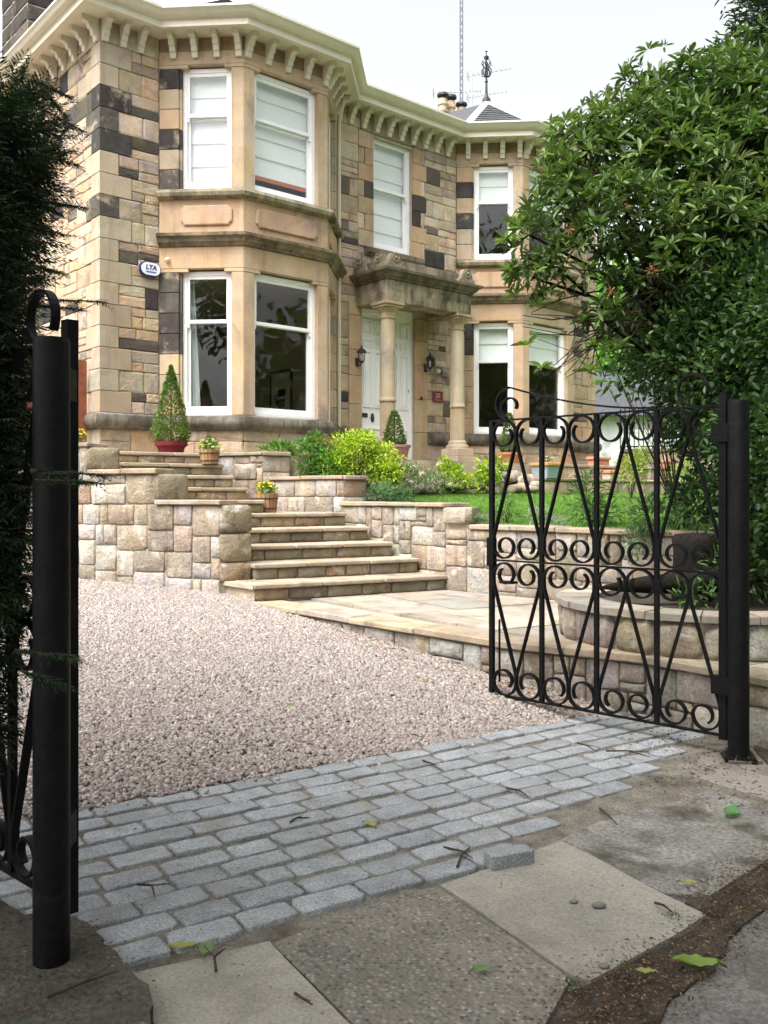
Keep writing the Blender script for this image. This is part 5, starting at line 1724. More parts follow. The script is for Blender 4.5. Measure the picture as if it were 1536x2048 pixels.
big_tree('street_tree', 'broad tree arching over the lane from the left of the gate', (-6.5, -2.0, 0), [(-4.5, -1.5, 7.0, 2.6, 2.6, 1.6), (-2.2, -2.2, 7.4, 2.6, 2.4, 1.5), (-5.0, 1.5, 6.6, 2.4, 2.2, 1.6), (-2.2, .6, 6.6, 2.2, 1.9, 1.2), (-6.5, -2, 9, 3, 3, 2)], 430, .26, GPAL)
big_tree('street_tree', 'broad tree arching over the lane from the right of the gate', (6.8, -1.0, 0), [(4.8, -1.0, 6.8, 2.6, 2.6, 1.6), (2.2, -2.0, 7.2, 2.4, 2.4, 1.5), (5.0, 2.0, 6.4, 2.2, 2.0, 1.5), (2.0, .8, 6.5, 2.1, 1.9, 1.2), (6.8, -1, 9, 3, 3, 2)], 430, .26, GPAL)
big_tree('street_tree', 'dense tree across the lane facing the house', (1.5, -13, 0), [(0, -13, 5.5, 4.5, 2.5, 4), (6.5, -12, 5, 4, 2.5, 3.6), (11, -10, 5, 4, 3, 3.5), (-6, -13, 5, 4, 2.5, 3.6), (1, -13, 8.0, 4, 2.5, 2.0), (1.0, -15, 12.0, 3.2, 2.5, 4.0)], 150, .4, GPAL)

big_tree('garden_tree', 'unseen tree added right of the garden to darken the window reflections', (15, 11, 0), [(14, 11, 4.5, 3, 3.5, 3.6), (15, 5, 4.5, 3, 3.5, 3.6), (16, 16, 5, 3, 3.5, 4), (12, 0, 4.5, 3, 3.2, 3.6)], 160, .4, GPAL)  # added out of view so the front panes reflect dark foliage, not sky

# ------------------------------------------------------------------ pots, topiary, border plants
def pot(name, label, x, y, z, r0, r1, h, tone, rim=.03, mat='terracotta', soil=True, group=None, n=22):
    g = empty(name, label, 'plant pot', (x, y, z), 0, group)
    MB().lathe([(r0, 0), (lerp(r0, r1, .5), h * .5), (r1, h - rim * 1.4), (r1 + .018, h - rim * 1.3), (r1 + .02, h), (r1 - .01, h), (r1 - .02, h - .03)], n, (0, 0, 0), tone).build('body', mat, g, smooth='auto')
    if soil:
        MB().lathe([(r1 - .012, h - .05), (r1 - .022, h - .025), (.01, h - .018)], 14, (0, 0, 0)).build('soil', 'earth', g)
    return g
def topiary(label, x, y, z, r, h, dens, pal, L=.03, power=1.0):
    g = empty('topiary', label, 'topiary', (x, y, z), 0, 'clipped box topiaries in pots')
    n = int(dens * r * h)
    t = 1 - np.sqrt(rng.uniform(0, 1, n)) ** (1 / power)
    t = rng.uniform(0, 1, n) ** 1.35
    prof_ = np.where(t < .12, .75 + t * 2.1, (1 - (t - .12) / .88) ** power)
    a0_ = rng.uniform(0, 2 * pi, n)
    rad = r * prof_ * rng.uniform(.7, 1.08, n) * (1 + .07 * np.sin(t * 31 + 3 * a0_) + .06 * np.sin(5 * a0_ + t * 13))
    a = a0_
    P = np.stack([rad * np.cos(a), rad * np.sin(a), t * h], 1)
    D = np.stack([np.cos(a), np.sin(a), np.full(n, .6)], 1) + rng.normal(0, .5, (n, 3))
    V, C = leaf_arrays(P, D, rng.uniform(.7, 1.3, n) * L, L * .6, pal, .2)
    leaf_mesh('foliage', [V], [C], 'leaf', g)
    MB().tube([(0, 0, -.03), (0, 0, h * .9)], [.012, .004], 6).build('stem', 'bark', g)
    return g
BOX = [(.10, .17, .03), (.14, .21, .045), (.07, .12, .025), (.17, .24, .06)]
pot('flower_pot', 'round burgundy glazed pot on the terrace holding the tall clipped cone', -2.885, 12.40, 1.997, .155, .20, .19, (.13, .02, .025), .045)
topiary('tall clipped cone of box in front of the left bay', -2.885, 12.40, 2.19, .245, 1.02, 26000, BOX, .030, .9)
x, y = hq(3.62, -.98)
pot('flower_pot', 'square-rimmed mauve pot beside the front door column', x, y, 1.997, .19, .245, .27, (.27, .15, .13))
topiary('small clipped cone of box beside the front door', x, y, 2.26, .17, .55, 26000, BOX, .034, .55)
pot('flower_pot', 'wide terracotta pot with a topiary below the right bay', 2.23, 16.25, 1.997, .16, .25, .22, (.42, .19, .11))
topiary('clipped box cone in terracotta pot below the right bay', 2.23, 16.25, 2.2, .17, .72, 22000, BOX, .034, .6)
# square blue-grey planter with terracotta rim
x, y = hq(5.95, -2.17)
g = empty('planter_box', 'square blue grey planter with orange rim on the stone tier', 'planter', (x, y, 1.748), HANG)
vv = [(a * .13, b * .13, 0) for a, b in ((-1, -1), (1, -1), (1, 1), (-1, 1))] + [(a * .17, b * .17, .2) for a, b in ((-1, -1), (1, -1), (1, 1), (-1, 1))]
MB().add(vv, [(3, 2, 1, 0), (0, 1, 5, 4), (1, 2, 6, 5), (2, 3, 7, 6), (3, 0, 4, 7), (4, 5, 6, 7)], (.34, .40, .46)).build('body', 'plain', g)
MB().cbox(-.2, .2, -.2, .2, .201, .255, .01, None, (.50, .25, .10)).build('rim', 'terracotta', g)
bush('alyssum', 'tiny pink and green flowers in the blue grey planter', 'flowers', [(x, y, 2.05, .13, .13, .07)], 9000, .03, .015, [(.09, .18, .05), (.12, .22, .06)], stems=2, flowers=([(.7, .55, .62), (.75, .7, .72)], 30, .016))
# terracotta troughs on the tiers
for i, (s_, q, z, lab) in enumerate(((8.0, -1.72, 2.007, 'terracotta trough on the upper stone tier right of the bay'), (7.9, -2.12, 1.747, 'terracotta rimmed trough on the lower stone tier'), (10.3, -1.7, 2.007, 'far terracotta trough at the end of the terrace tiers'))):
    x, y = hq(s_, q)
    g = empty('trough', lab, 'planter', (x, y, z), HANG, 'terracotta troughs')
    MB().cbox(-.22, .22, -.09, .09, 0, .11, .01, None, (.42, .36, .30) if i == 1 else (.44, .20, .12)).build('body', 'terracotta', g)
    MB().cbox(-.245, .245, -.11, .11, .111, .165, .01, None, (.50, .23, .13)).build('rim', 'terracotta', g)
# slatted wooden tubs
def tub(label, x, y, z, r, h, flabel, fpal):
    g = empty('wooden_tub', label, 'plant tub', (x, y, z), 0, 'slatted wooden tubs on the steps')
    n = 16
    for k in range(n):
        a0, a1 = 2 * pi * k / n + .025, 2 * pi * (k + 1) / n - .025
        vv = []
        for zz, rr in ((0, r * .82), (h, r)):
            for a, e in ((a0, 0), (a1, 0), (a1, -.016), (a0, -.016)):
                vv.append(((rr + e) * cos(a), (rr + e) * sin(a), zz))
        MB().add(vv, [(0, 1, 5, 4), (1, 2, 6, 5), (2, 3, 7, 6), (3, 0, 4, 7), (4, 5, 6, 7)], jit((.33, .19, .10), .2)).build('stave', 'wood', g)
    for zz in (.22, .74):
        rr = lerp(r * .82, r, zz)
        MB().lathe([(rr + .001, h * zz - .006), (rr + .006, h * zz - .006), (rr + .007, h * zz + .006), (rr + .002, h * zz + .006)], 24).build('hoop', 'dark_iron', g)
    MB().lathe([(r * .8, h * .2), (r * .93, h - .03), (.01, h - .02)], 16).build('soil', 'earth', g)
    bush('pansies', flabel, 'flowers', [(x, y, z + h + .05, r * .95, r * .9, .085)], 26000, .035, .02, [(.13, .24, .05), (.18, .30, .07), (.09, .17, .04)], stems=3, flowers=(fpal, 34, .026))
tub('small slatted wooden tub of pale plants near the top of the steps', -2.27, 11.90, 1.866, .135, .185, 'pale cream seedlings growing in the upper wooden tub', [(.7, .65, .45), (.6, .55, .3)])
tub('slatted wooden tub of yellow pansies at the turn of the steps', -1.47, 11.45, 1.246, .15, .235, 'yellow pansies in the lower wooden tub', [(.85, .62, .03), (.9, .72, .08), (.8, .5, .02)])
bush('pansies', 'yellow pansies on top of the stepped wall by the left post', 'flowers', [(-3.42, 10.06, 2.1, .14, .12, .10)], 14000, .035, .02, [(.12, .22, .05), (.09, .17, .04)], stems=2, flowers=([(.85, .62, .03), (.9, .72, .08)], 36, .026))

YG = [(.32, .42, .035), (.38, .46, .05), (.26, .36, .03), (.42, .48, .08)]
GN = [(.08, .19, .035), (.10, .23, .05), (.06, .15, .03), (.14, .27, .06)]
SV = [(.28, .33, .30), (.22, .28, .25), (.34, .38, .35)]
bush('golden_shrub', 'bright yellow green shrub in the bed before the front door', 'shrub', [(-.42, 12.65, 2.0, .36, .32, .33), (-.05, 12.75, 1.92, .28, .28, .25), (-.62, 12.6, 1.85, .25, .25, .22), (-.3, 12.6, 2.18, .2, .2, .17), (.02, 12.6, 1.75, .25, .25, .2)], 13000, .055, .026, YG, stems=12, base=(-.35, 12.65, 1.55), shell=(.45, 1.08))
bush('pieris', 'leafy green shrub with pointed sprays left of the golden shrub', 'shrub', [(-1.05, 12.62, 1.95, .33, .25, .27), (-.78, 12.5, 1.83, .25, .22, .25), (-1.45, 12.6, 2.06, .25, .18, .14), (-.95, 12.62, 2.15, .16, .14, .17)], 7000, .085, .022, GN, stems=14, base=(-1.0, 12.6, 1.6), shell=(.4, 1.1))
bush('catmint', 'blue green tufts of catmint at the foot of the wall end', 'plant', [(-.05, 11.95, 1.46, .2, .2, .16), (.2, 12.1, 1.46, .2, .18, .13)], 16000, .07, .01, [(.13, .21, .13), (.17, .26, .15), (.10, .17, .1)], stems=3, base=(.05, 12.0, 1.32))
bush('heather', 'grey green trailing plants over the rockery stones', 'plant', [(.35, 13.0, 1.72, .35, .25, .22), (.75, 13.3, 1.62, .3, .25, .2), (.1, 13.1, 1.8, .2, .2, .2)], 9000, .045, .018, [(.13, .20, .07), (.20, .25, .12), (.09, .16, .06), (.26, .28, .2)], stems=8, base=(.4, 13.1, 1.45))
bush('euonymus', 'yellow variegated plant below the right column', 'shrub', [(1.0, 13.9, 1.82, .23, .2, .14), (1.12, 13.8, 1.68, .28, .2, .12), (.92, 13.9, 1.95, .1, .1, .08)], 9000, .065, .028, YG[:3] + [(.2, .32, .05)], stems=8, base=(1.05, 13.9, 1.45))
bush('spotted_laurel', 'yellow green upright plant beside the blue grey planter', 'shrub', [(1.68, 14.3, 1.85, .24, .2, .2), (1.58, 14.2, 1.65, .2, .2, .15)], 5000, .10, .034, YG + [(.15, .28, .04)], stems=8, base=(1.65, 14.3, 1.45))
bush('spotted_laurel', 'speckled yellow plant at the right end of the lawn', 'shrub', [(3.95, 14.6, 1.85, .3, .25, .27), (4.1, 14.6, 2.05, .16, .16, .17)], 7000, .065, .022, [(.36, .38, .10), (.28, .33, .07), (.2, .28, .06)], stems=8, base=(3.95, 14.6, 1.42))
bush('spotted_laurel', 'golden leaved plant half hidden by the hedge right of the lawn', 'shrub', [(4.55, 13.9, 1.75, .25, .25, .27)], 7000, .06, .02, [(.30, .38, .07), (.2, .30, .05)], stems=6, base=(4.55, 13.9, 1.4))
bush('lavender', 'silver mound plant on the lawn edge near the steps', 'plant', [(.92, 10.15, 1.2, .2, .16, .1), (1.05, 10.05, 1.18, .15, .14, .07)], 22000, .04, .01, SV, stems=3, base=(.95, 10.1, 1.1))
bush('lavender', 'silver plant on the lawn edge behind the gate uprights', 'plant', [(1.62, 9.62, 1.24, .14, .14, .12), (1.78, 9.5, 1.17, .16, .14, .08)], 14000, .045, .01, SV, stems=3, base=(1.65, 9.6, 1.1))
bush('young_shrub', 'small twiggy green shrub at the lawn edge', 'shrub', [(1.33, 9.95, 1.33, .13, .12, .2)], 9000, .05, .014, [(.10, .19, .06), (.14, .24, .08)], stems=8, base=(1.33, 9.95, 1.1))
bush('bamboo', 'arching narrow leaved shrub at the lawn edge behind the gate', 'shrub', [(2.08, 9.35, 1.42, .2, .2, .28), (2.2, 9.3, 1.25, .2, .18, .16)], 4500, .11, .014, [(.09, .17, .06), (.13, .22, .08), (.07, .13, .05)], stems=14, base=(2.1, 9.35, 1.1))
bush('skimmia', 'pale edged shrub spilling over the lawn wall under the hedge', 'shrub', [(2.45, 8.35, 1.25, .25, .25, .2), (2.8, 8.1, 1.35, .3, .25, .25), (2.3, 8.2, 1.05, .18, .16, .16), (3.1, 8.0, 1.6, .3, .25, .25)], 5500, .07, .02, [(.07, .14, .05), (.10, .19, .07), (.15, .22, .12)], 'leaf', stems=10, base=(2.6, 8.3, 1.08))
bush('fern', 'fern fronds growing in the round planter beside the stump', 'plant', [(2.55, 6.5, .9, .28, .25, .25), (2.75, 6.9, 1.05, .3, .3, .35), (2.2, 6.4, .75, .2, .15, .1)], 4500, .08, .018, [(.05, .11, .03), (.08, .15, .04)], 'leaf', stems=8, base=(2.6, 6.6, .66))

# ------------------------------------------------------------------ red board fence
FN = empty('board_fence', 'reddish brown vertical board fence beside the house corner', 'fence')
for k in range(14):
    s0 = -.94 - k * .125
    z1 = 3.34 + random.uniform(-.008, .008)
    MB().cbox(s0 - .121, s0, .30 + (.012 if k % 2 else 0), .325 + (.012 if k % 2 else 0), 1.9, z1, .004, lambda a, b, c: hw(a, b, c), jit((.24, .085, .05), .12)).build('board', 'wood', FN)
MB().box(-2.7, -.94, .340, .39, 2.3, 2.38, lambda a, b, c: hw(a, b, c), (.2, .07, .045)).box(-2.7, -.94, .340, .39, 3.05, 3.13, lambda a, b, c: hw(a, b, c), (.2, .07, .045)).build('rail', 'wood', FN)

# ------------------------------------------------------------------ fittings on the house
def text_mesh(body, size, ext=.002, bold=0.0, shear=0.0):
    cu = bpy.data.curves.new('lettering', 'FONT')
    cu.body = body; cu.size = size; cu.extrude = ext; cu.align_x = 'CENTER'; cu.align_y = 'CENTER'; cu.offset = bold; cu.shear = shear
    o = bpy.data.objects.new('tmp', cu); COL.objects.link(o)
    bpy.context.view_layer.update()
    me = bpy.data.meshes.new_from_object(o.evaluated_get(bpy.context.evaluated_depsgraph_get()))
    bpy.data.objects.remove(o)
    return me
def put_text(me, mat, parent, loc, rot, tone):
    me.materials.clear(); me.materials.append(M[mat])
    at = me.attributes.new('tone', 'FLOAT_COLOR', 'POINT')
    at.data.foreach_set('color', np.tile(np.array([*tone, 1.0], dtype=np.float32), len(me.vertices)))
    o = link('lettering', me, parent); o.location = loc; o.rotation_euler = rot
    return o
# alarm bell box
AB = empty('alarm_box', 'white and blue burglar alarm box lettered LTA beside the left bay', 'alarm box', hw(-.165, -.015, 4.66), HANG)
def lens(w, h, c):
    return [(-w + c, -h), (w - c, -h), (w - c * .35, -h * .72), (w, -h * .3), (w, h * .3), (w - c * .35, h * .72), (w - c, h), (-w + c, h), (-w + c * .35, h * .72), (-w, h * .3), (-w, -h * .3), (-w + c * .35, -h * .72)]
def plate(poly, y0, y1, tone):
    n = len(poly)
    return MB().add([(a, y0, z) for a, z in poly] + [(a, y1, z) for a, z in poly], [tuple(range(n)), tuple(range(2 * n - 1, n - 1, -1))] + [(i, i + n, (i + 1) % n + n, (i + 1) % n) for i in range(n)], tone)
plate(lens(.155, .105, .07), -.055, 0, (.025, .035, .13)).build('case', 'plain', AB)
plate(lens(.14, .088, .065), -.07, -.0551, (.82, .83, .85)).build('cover', 'plain', AB)
put_text(text_mesh('LTA', .095, .001, .004, .15), 'plain', AB, (0, -.0715, .015), (pi / 2, 0, 0), (.03, .06, .28))
put_text(text_mesh('0141 000 000', .028, .001), 'plain', AB, (0, -.0715, -.045), (pi / 2, 0, 0), (.04, .09, .35)) if False else None
MB().box(-.075, .075, -.0725, -.0702, -.056, -.036, None, (.10, .16, .45)).build('printed_line', 'plain', AB)
o = MB().lathe([(.035, 0), (.035, .03), (.025, .05), (.02, .08), (.001, .09)], 12, (0, 0, 0), (.75, .74, .68)).build('sensor', 'plain', None, smooth='auto', label='small round cream sensor on the left bay lintel', cat='sensor')
p = face_fn(LB[0], (r2, -r2))(.13, .0, 4.82); o.location = hw(*p); o.rotation_euler = (pi / 2, 0, HANG - pi / 4)
o = MB().lathe([(.045, 0), (.045, .03), (.03, .06), (.001, .065)], 12, (0, 0, 0), (.62, .58, .45)).build('sensor', 'plain', None, smooth='auto', label='round beige sensor right of the right wall lantern', cat='sensor')
o.location = hw(5.50, -.012, 3.72); o.rotation_euler = (pi / 2, 0, HANG)
o = MB().lathe([(.035, 0), (.035, .012), (.018, .02), (.012, .03), (.001, .032)], 12, (0, 0, 0), (.3, .28, .25)).build('doorbell', 'dark_iron', None, smooth='auto', label='round metal doorbell on the right door margin', cat='doorbell')
o.location = hw(5.10, -.012, 3.20); o.rotation_euler = (pi / 2, 0, HANG)
PQ_ = empty('number_plaque', 'dark red house number plaque between the door and right column', 'plaque', hw(5.50, -.014, 3.25), HANG)
MB().cbox(-.125, .125, -.02, 0, -.095, .095, .006, None, (.16, .025, .03)).build('plate', 'plain', PQ_)
put_text(text_mesh('20', .12, .002, .002), 'plain', PQ_, (-.01, -.0225, .02), (pi / 2, 0, 0), (.42, .30, .28))
MB().box(-.08, .08, -.023, -.0202, -.06, -.05, None, (.42, .30, .28)).build('rule', 'plain', PQ_)
def lantern(label, s, z):
    g = empty('wall_lantern', label, 'wall lamp', hw(s, -.012, z), HANG, 'lanterns flanking the front door')
    MB().cbox(-.035, .035, -.02, 0, -.16, -.02, .005).tube([(0, -.01, -.1), (0, -.05, -.15), (0, -.1, -.15), (0, -.13, -.11)], .01, 6).build('bracket', 'dark_iron', g)
    cg = MB().lathe([(.03, -.12), (.045, -.1), (.05, -.085)], 6, (0, -.13, 0))
    for k in range(6):
        a = pi / 3 * k
        cg.tube([(.045 * cos(a), -.13 + .045 * sin(a), -.09), (.065 * cos(a), -.13 + .065 * sin(a), .06)], .005, 4)
    cg.build('cage', 'dark_iron', g)
    MB().lathe([(.085, .055), (.088, .065), (.06, .1), (.03, .125), (.02, .13), (.015, .17), (.001, .18)], 12, (0, -.13, 0)).build('cap', 'dark_iron', g)
    MB().lathe([(.041, -.085), (.058, .054)], 6, (0, -.13, 0)).build('pane', 'glass', g)
    MB().lathe([(.012, -.08), (.02, -.03), (.02, .02), (.001, .03)], 8, (0, -.13, 0), (.75, .75, .7)).build('bulb', 'plain', g)
lantern('black wall lantern left of the front door', 3.62, 3.80)
lantern('black wall lantern right of the front door', 5.20, 3.84)
MB().tube([hw(3.17, -.11, 2.0), hw(3.17, -.11, 7.6), hw(3.12, -.3, 7.95)], .032, 10).build('downpipe', 'cream_paint', None, smooth='auto', label='cream painted downpipe in the angle right of the left bay', cat='downpipe')
# framed print on the room wall
PI_ = empty('framed_print', 'black framed dark print hanging inside the left ground floor room', 'picture', hw(3.595, 2.2, 3.33))
PI_.rotation_euler = (0, 0, HANG)
MB().box(-.03, 0, -.36, .36, -.47, -.43).box(-.03, 0, -.36, .36, .43, .47).box(-.03, 0, -.36, -.32, -.43, .43).box(-.03, 0, .32, .36, -.43, .43).build('frame', 'iron', PI_)
MB().box(-.012, -.002, -.319, .319, -.429, .429, None, (.80, .76, .68)).build('mount', 'plain', PI_)
blot = [(.17 * cos(a) * (1 + .3 * sin(3 * a + 1)), -.06 + .22 * sin(a) * (1 + .2 * cos(2 * a))) for a in np.linspace(0, 2 * pi, 25)[:-1]]
MB().add([(-.0135, a, z) for a, z in blot], [tuple(range(24))], (.03, .028, .025)).build('dark_shape', 'plain', PI_)

# TV aerials, mast
def aerial(label, x, y, z0, z1, arms, dirv):
    g = empty('tv_aerial', label, 'aerial', (x, y, z0), 0, 'rooftop aerials')
    MB().tube([(0, 0, 0), (0, 0, z1 - z0)], .014, 6).build('pole', 'lead', g)
    d = Vector(dirv).normalized(); s_ = Vector((-d.y, d.x, 0))
    for za, L in arms:
        mb = MB().tube([d * -.12 + Vector((0, 0, za - z0)), d * L + Vector((0, 0, za - z0))], .009, 5)
        for k in range(9):
            c = d * lerp(.05, L, k / 8) + Vector((0, 0, za - z0)); w_ = .11 - .006 * k
            mb.tube([c - s_ * w_, c + s_ * w_], .004, 4)
        c = d * -.10 + Vector((0, 0, za - z0))
        for k in (-1, 0, 1):
            mb.tube([c - s_ * .13 + Vector((0, 0, .06 * k)), c + s_ * .13 + Vector((0, 0, .06 * k))], .006, 4)
        mb.build('boom', 'lead', g)
aerial('double yagi aerial beside the chimney pots', 2.03, 21.1, 9.0, 11.2, [(11.15, .9), (10.65, .8)], (.9, -.35, 0))
aerial('single thin aerial left of the chimney pots', 1.25, 21.3, 9.0, 10.85, [(10.83, 1.0)], (.95, -.1, 0))
MS = empty('lattice_mast', 'tall thin lattice radio mast rising beyond the roof', 'mast', (2.02, 24.0, 8.9))
mb = MB()
for k in range(3):
    a = 2 * pi * k / 3
    mb.tube([(.045 * cos(a), .045 * sin(a), 0), (.045 * cos(a), .045 * sin(a), 8.5)], .014, 5)
for i in range(46):
    for k in range(3):
        a, b = 2 * pi * k / 3, 2 * pi * (k + 1) / 3
        z0, z1 = i * .18, (i + 1) * .18
        if i % 2: a, b = b, a
        mb.tube([(.045 * cos(a), .045 * sin(a), z0), (.045 * cos(b), .045 * sin(b), z1)], .008, 3)
mb.build('lattice', 'mast_metal', MS)

# ------------------------------------------------------------------ behind the house, right
BN = empty('neighbour_house', 'pale grey neighbouring house with slate roof beyond the right corner', 'house', (11.5, 31, 0))
MB().box(-5, 6, 0, 6, 0, 4.2, None, (.55, .56, .58)).build('wall', 'concrete', BN)
MB().add([(-5.3, -.4, 4.15), (6.3, -.4, 4.15), (6.3, 6.4, 4.15), (-5.3, 6.4, 4.15), (-3.5, 3, 6.3), (4.5, 3, 6.3)], [(0, 1, 5, 4), (1, 2, 5), (2, 3, 4, 5), (3, 0, 4), (3, 2, 1, 0)], (.2, .2, .21)).build('roof', 'slate', BN)
for xx in (-3.4, -1.2, 1.4, 3.8):
    w_ = MB().box(xx, xx + 1.0, -.06, -.02, 2.4, 3.7).build('window', 'white_paint', BN)
    MB().box(xx + .08, xx + .92, -.07, -.061, 2.48, 3.62).build('pane', 'glass', w_)
BWL = empty('boundary_wall', 'old dark rubble boundary wall right of the house', 'wall')
rubble_face(BWL, (5.3, 20.5), (10.5, 18.0), 1.3, 2.42, cell=.12, tones=[(.2, .17, .13), (.26, .21, .16), (.16, .14, .11)])
core(BWL, [(5.3, 20.55), (10.5, 18.05), (10.6, 18.4), (5.4, 20.9)], .5, 2.42)
copings(BWL, [(5.3, 20.5), (10.5, 18.0)], .35, 2.425, .08, .05, .9, [(.25, .22, .18), (.2, .18, .15)])
RL = empty('iron_railing', 'thin black iron railing on top of the boundary wall', 'railing')
a, b = Vector((5.35, 20.7, 0)), Vector((10.4, 18.3, 0))
for k in range(56):
    p = a.lerp(b, k / 55)
    MB().tube([(p.x, p.y, 2.5), (p.x, p.y, 3.42)], .012, 5).build('baluster', 'iron', RL)
for z in (2.56, 3.36):
    MB().tube([(a.x, a.y, z), (b.x, b.y, z)], .015, 5).build('rail', 'iron', RL)
big_tree('garden_tree', 'sunlit light green tree beyond the neighbouring house', (13.5, 40, 0), [(11, 40, 8.5, 4.5, 3.5, 4), (16, 41, 8, 4.5, 3.5, 4), (9, 38, 5.5, 3, 3, 3)], 170, .42, [(.16, .30, .05), (.20, .36, .06), (.12, .24, .04)])
big_tree('garden_tree', 'dense green tree standing just right of the house', (7.2, 21.5, 1), [(7.0, 21.5, 6.3, 1.3, 1.5, 1.6), (8.4, 21.5, 5.2, 1.5, 1.5, 1.3), (9.5, 21, 6.6, 1.6, 1.6, 1.6)], 800, .22, [(.09, .20, .04), (.07, .16, .03), (.12, .24, .05)])
MB().prism([(5, 21), (10.8, 18.2), (30, 16), (40, 60), (-20, 60), (0, 26)], -.5, 1.2).build('neighbour_ground', 'turf', kind='structure')
MB().prism([hq(11, -2.2), (7, 13), (9, 9), (B1.x + .3, B1.y + .1), (14, 8), (14, 17), (5.3, 20.4)], -.5, 1.3).build('side_garden', 'turf', kind='structure')

# ------------------------------------------------------------------ leaves, twigs, litter on the ground
def ground_leaf(px, py, z, L, tone, label, curl=.5):
    x, y, _ = gp(px, py, z)
    z = max(z, 0) + .012
    a = random.uniform(0, 2 * pi)
    d = Vector((cos(a), sin(a), 0)); s_ = Vector((-d.y, d.x, 0))
    n = 7
    vv, fs = [], []
    for i in range(n + 1):
        t = i / n
        w_ = L * .26 * math.sin(pi * min(1, t * .95 + .04)) ** .8
        c = d * (t - .5) * L + Vector((0, 0, curl * L * (t - .5) ** 2))
        vv += [c - s_ * w_ + Vector((0, 0, w_ * .35)), c, c + s_ * w_ + Vector((0, 0, w_ * .35))]
    for i in range(n):
        for k in (0, 1):
            fs.append((i * 3 + k, i * 3 + k + 1, i * 3 + 4 + k, i * 3 + 3 + k))
    mb = MB().add(vv, fs, tone)
    mb.tube([d * -.5 * L + Vector((0, 0, curl * L * .25)), d * -.72 * L], .0018, 4, tone)
    mb.v = [(v[0], v[1], max(-.006, v[2] + random.uniform(-.05, .07) * L)) for v in mb.v]
    L_ = L
    o = mb.build('fallen_leaf', 'leaf_soft', None, smooth=True, label=label, cat='leaf', group='fallen leaves')
    o.location = (x, y, z)
LG, LY, LO, LBr = (.17, .25, .10), (.33, .32, .10), (.45, .25, .06), (.20, .09, .05)
for px, py, z, L, t, lab in ((362, 1902, 0, .085, LY, 'curled yellow green leaf at the near edge of the setts'), (412, 1908, 0, .085, LG, 'pale green leaf beside the near left concrete slab'), (742, 1655, .02, .07, LY, 'yellowish leaf on the middle of the setts'),
                             (1463, 1632, 0, .13, (.13, .28, .12), 'broad green leaf on the rough concrete at right'), (965, 1946, 0, .07, LG, 'small green leaf on the dark aggregate slab'), (1390, 1937, 0, .13, (.20, .28, .06), 'large curled green leaf on the soil strip'),
                             (1290, 1952, 0, .06, LY, 'small yellow leaf on the soil near the concrete slab'), (1376, 1772, 0, .06, LY, 'small leaf at the corner of the rough concrete'), (650, 1284, .33, .07, LG, 'green leaf on the far gravel'), (843, 1368, .2, .07, LO, 'orange leaf on the gravel'),
                             (580, 1416, .2, .07, LG, 'green leaf in the middle of the gravel'), (738, 1285, .3, .06, LG, 'light green leaf on the gravel near the patio wall'), (1237, 1533, .03, .035, LBr, 'tiny red brown leaf on the setts'), (195, 1322, .3, .05, LG, 'small green leaf on the gravel by the left post')):
    ground_leaf(px, py, z, L, t, lab)
def twig(px0, py0, px1, py1, z, label, fork=True):
    a, b = Vector(gp(px0, py0, z)), Vector(gp(px1, py1, z))
    a.z = b.z = z + .012
    m_ = a.lerp(b, .5) + Vector((random.uniform(-.02, .02), random.uniform(-.02, .02), .012))
    mb = MB().tube([a, m_, b], [.005, .0042, .002], 5)
    if fork:
        mb.tube([m_, m_ + (b - a) * .35 + Vector((random.uniform(-.05, .05), random.uniform(-.05, .05), .006))], [.003, .0015], 4)
    mb.build('twig', 'bark', None, label=label, cat='twig', group='twigs dropped on the paving')
for t in ((845, 1525, 884, 1547, .03, 'short forked twig on the setts near the gravel edge'), (1155, 1490, 1192, 1507, .04, 'forked twig on the setts near the gate'), (1212, 1506, 1300, 1518, .04, 'long thin twig on the far setts'), (580, 1650, 620, 1640, .02, 'curved twig on the left setts'),
          (888, 1700, 945, 1722, .0, 'branching twig beside the loose sett'), (914, 1740, 940, 1700, .0, 'crossed twig next to the loose sett'), (1012, 1580, 1056, 1598, .02, 'straight twig on the right setts'), (275, 1775, 310, 1800, .02, 'small dark twig between the near left setts'),
          (432, 1950, 450, 1905, .002, 'thin twig on the near left concrete slab'), (590, 1995, 625, 2018, .002, 'short twig low on the left concrete slab'), (1310, 1812, 1345, 1832, .003, 'twig on the middle concrete slab'), (1200, 1622, 1235, 1655, .002, 'thin twig on the rough concrete'), (95, 2003, 235, 1950, .052, 'long dark twig on the left footing')):
    twig(*t)
for px, py, s_, lab in ((1198, 1817, .022, 'grey pebble on the middle concrete slab'), (1147, 1808, .014, 'tiny dark pebble on the middle concrete slab'), (1208, 1938, .016, 'small pebble near the soil edge')):
    x, y, _ = gp(px, py, 0)
    mb = MB().lathe([(.3, 0), (.9, .2), (1, .5), (.5, .85), (.05, .9)], 8, (0, 0, 0), (.14, .135, .13))
    mb.v = [(v[0] * s_ * 1.2, v[1] * s_ * .8, v[2] * s_) for v in mb.v]
    o = mb.build('loose_pebble', 'pebble', None, smooth=True, label=lab, cat='pebble'); o.location = (x, y, .003)
for px, py, r, lab in ((1345, 1838, .05, 'small green weed at the corner of the middle concrete slab'), (1140, 1975, .04, 'tiny grass tuft where the slabs meet the soil'), (1405, 1792, .035, 'little moss tuft by the rough concrete edge'), (1250, 1935, .03, 'low weed along the slab edge above the soil')):
    x, y, _ = gp(px, py, 0)
    bush('weed', lab, 'weed', [(x, y, .006, r * .8, r * .8, .012)], 40000, .014, .005, [(.09, .15, .04), (.12, .18, .05), (.07, .11, .035)], stems=0, base=(x, y, 0), up=.8)
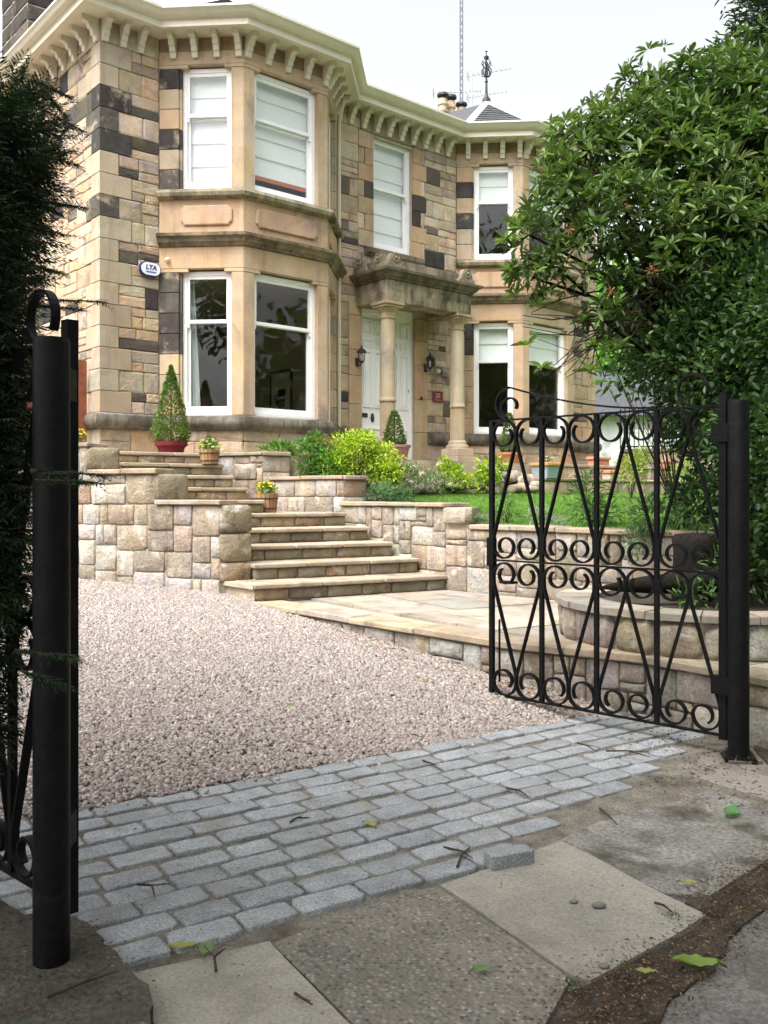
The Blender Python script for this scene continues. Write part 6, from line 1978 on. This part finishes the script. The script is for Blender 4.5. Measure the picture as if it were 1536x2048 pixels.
# leaf litter and chips on the soil strip and at the foot of things
def litter(name, polys, n, zf, pal, size, label, cat, spread=.03):
    pts = []
    while len(pts) < n:
        poly = random.choice(polys)
        xs, ys = [p[0] for p in poly], [p[1] for p in poly]
        x, y = random.uniform(min(xs), max(xs)), random.uniform(min(ys), max(ys))
        if inpoly(x, y, poly):
            x += random.gauss(0, spread); y += random.gauss(0, spread)
            pts.append((x, y, zf(x, y)))
    P = np.array(pts) + np.array([0, 0, .004]) + rng.uniform(0, .008, (len(pts), 1)) * np.array([0, 0, 1])
    T = rng.normal(0, 1, P.shape) * np.array([1, 1, .22])
    V, C = leaf_arrays(P, T, rng.uniform(.4, 1.6, len(P)) * size, rng.uniform(.3, 1.0, len(P)) * size * .45, pal, .25)
    leaf_mesh(name, [V], [C], 'litter', None, kind='stuff', label=label, cat=cat)
BR = [(.10, .06, .035), (.15, .09, .05), (.06, .04, .03), (.20, .13, .07), (.045, .035, .028)]
strip = G0((1060, 2110), (1150, 1965), (1290, 1905), (1418, 1838), (1390, 1795), (1480, 1735), (1700, 1640), (1700, 1780), (1500, 1850), (1420, 1940), (1330, 2020), (1200, 2110))
litter('leaf_litter', [strip], 6500, lambda x, y: -.004, BR, .014, 'brown leaf litter along the soil strip in the foreground', 'litter', .06)
litter('leaf_litter', [G0((160, 1860), (310, 2000), (300, 2110), (0, 2110), (0, 1900))], 260, lambda x, y: .05, BR, .016, 'dead leaf crumbs scattered on the left footing', 'litter')
litter('leaf_litter', [[(-.288 - .22, 7.75 - .15), (.776 - .22, 6.55 - .18), (.776 - .02, 6.55 - .02), (-.288 - .02, 7.75 - .02)], [(.55, 6.35), (1.25, 5.75), (1.5, 5.95), (.8, 6.5)]], 420, lambda x, y: ground_z(x, y) + .008, [(.28, .12, .06), (.20, .10, .06), (.33, .2, .1)], .032, 'reddish dead leaves gathered along the patio wall', 'litter')
litter('leaf_litter', [[(1.3, 5.15), (1.85, 4.7), (2.1, 4.9), (2.0, 5.4), (1.6, 5.75)], G0((1250, 1600), (1380, 1530), (1536, 1560), (1536, 1640))], 700, lambda x, y: .03, BR, .022, 'dirt and dead leaves around the right gate post', 'litter')
litter('leaf_litter', [G0((170, 1700), (700, 1560), (1350, 1500), (1250, 1620), (800, 1790), (280, 1900))], 260, lambda x, y: ground_z(x, y) + .006, BR + [(.24, .2, .14)], .013, 'fine debris specks over the setts', 'litter')
litter('leaf_litter', [G0((280, 1950), (560, 1890), (1140, 1960), (1380, 1840), (1130, 1700), (880, 1780), (700, 2040), (340, 2040))], 150, lambda x, y: .004, BR, .011, 'fine debris specks over the concrete slabs', 'litter')
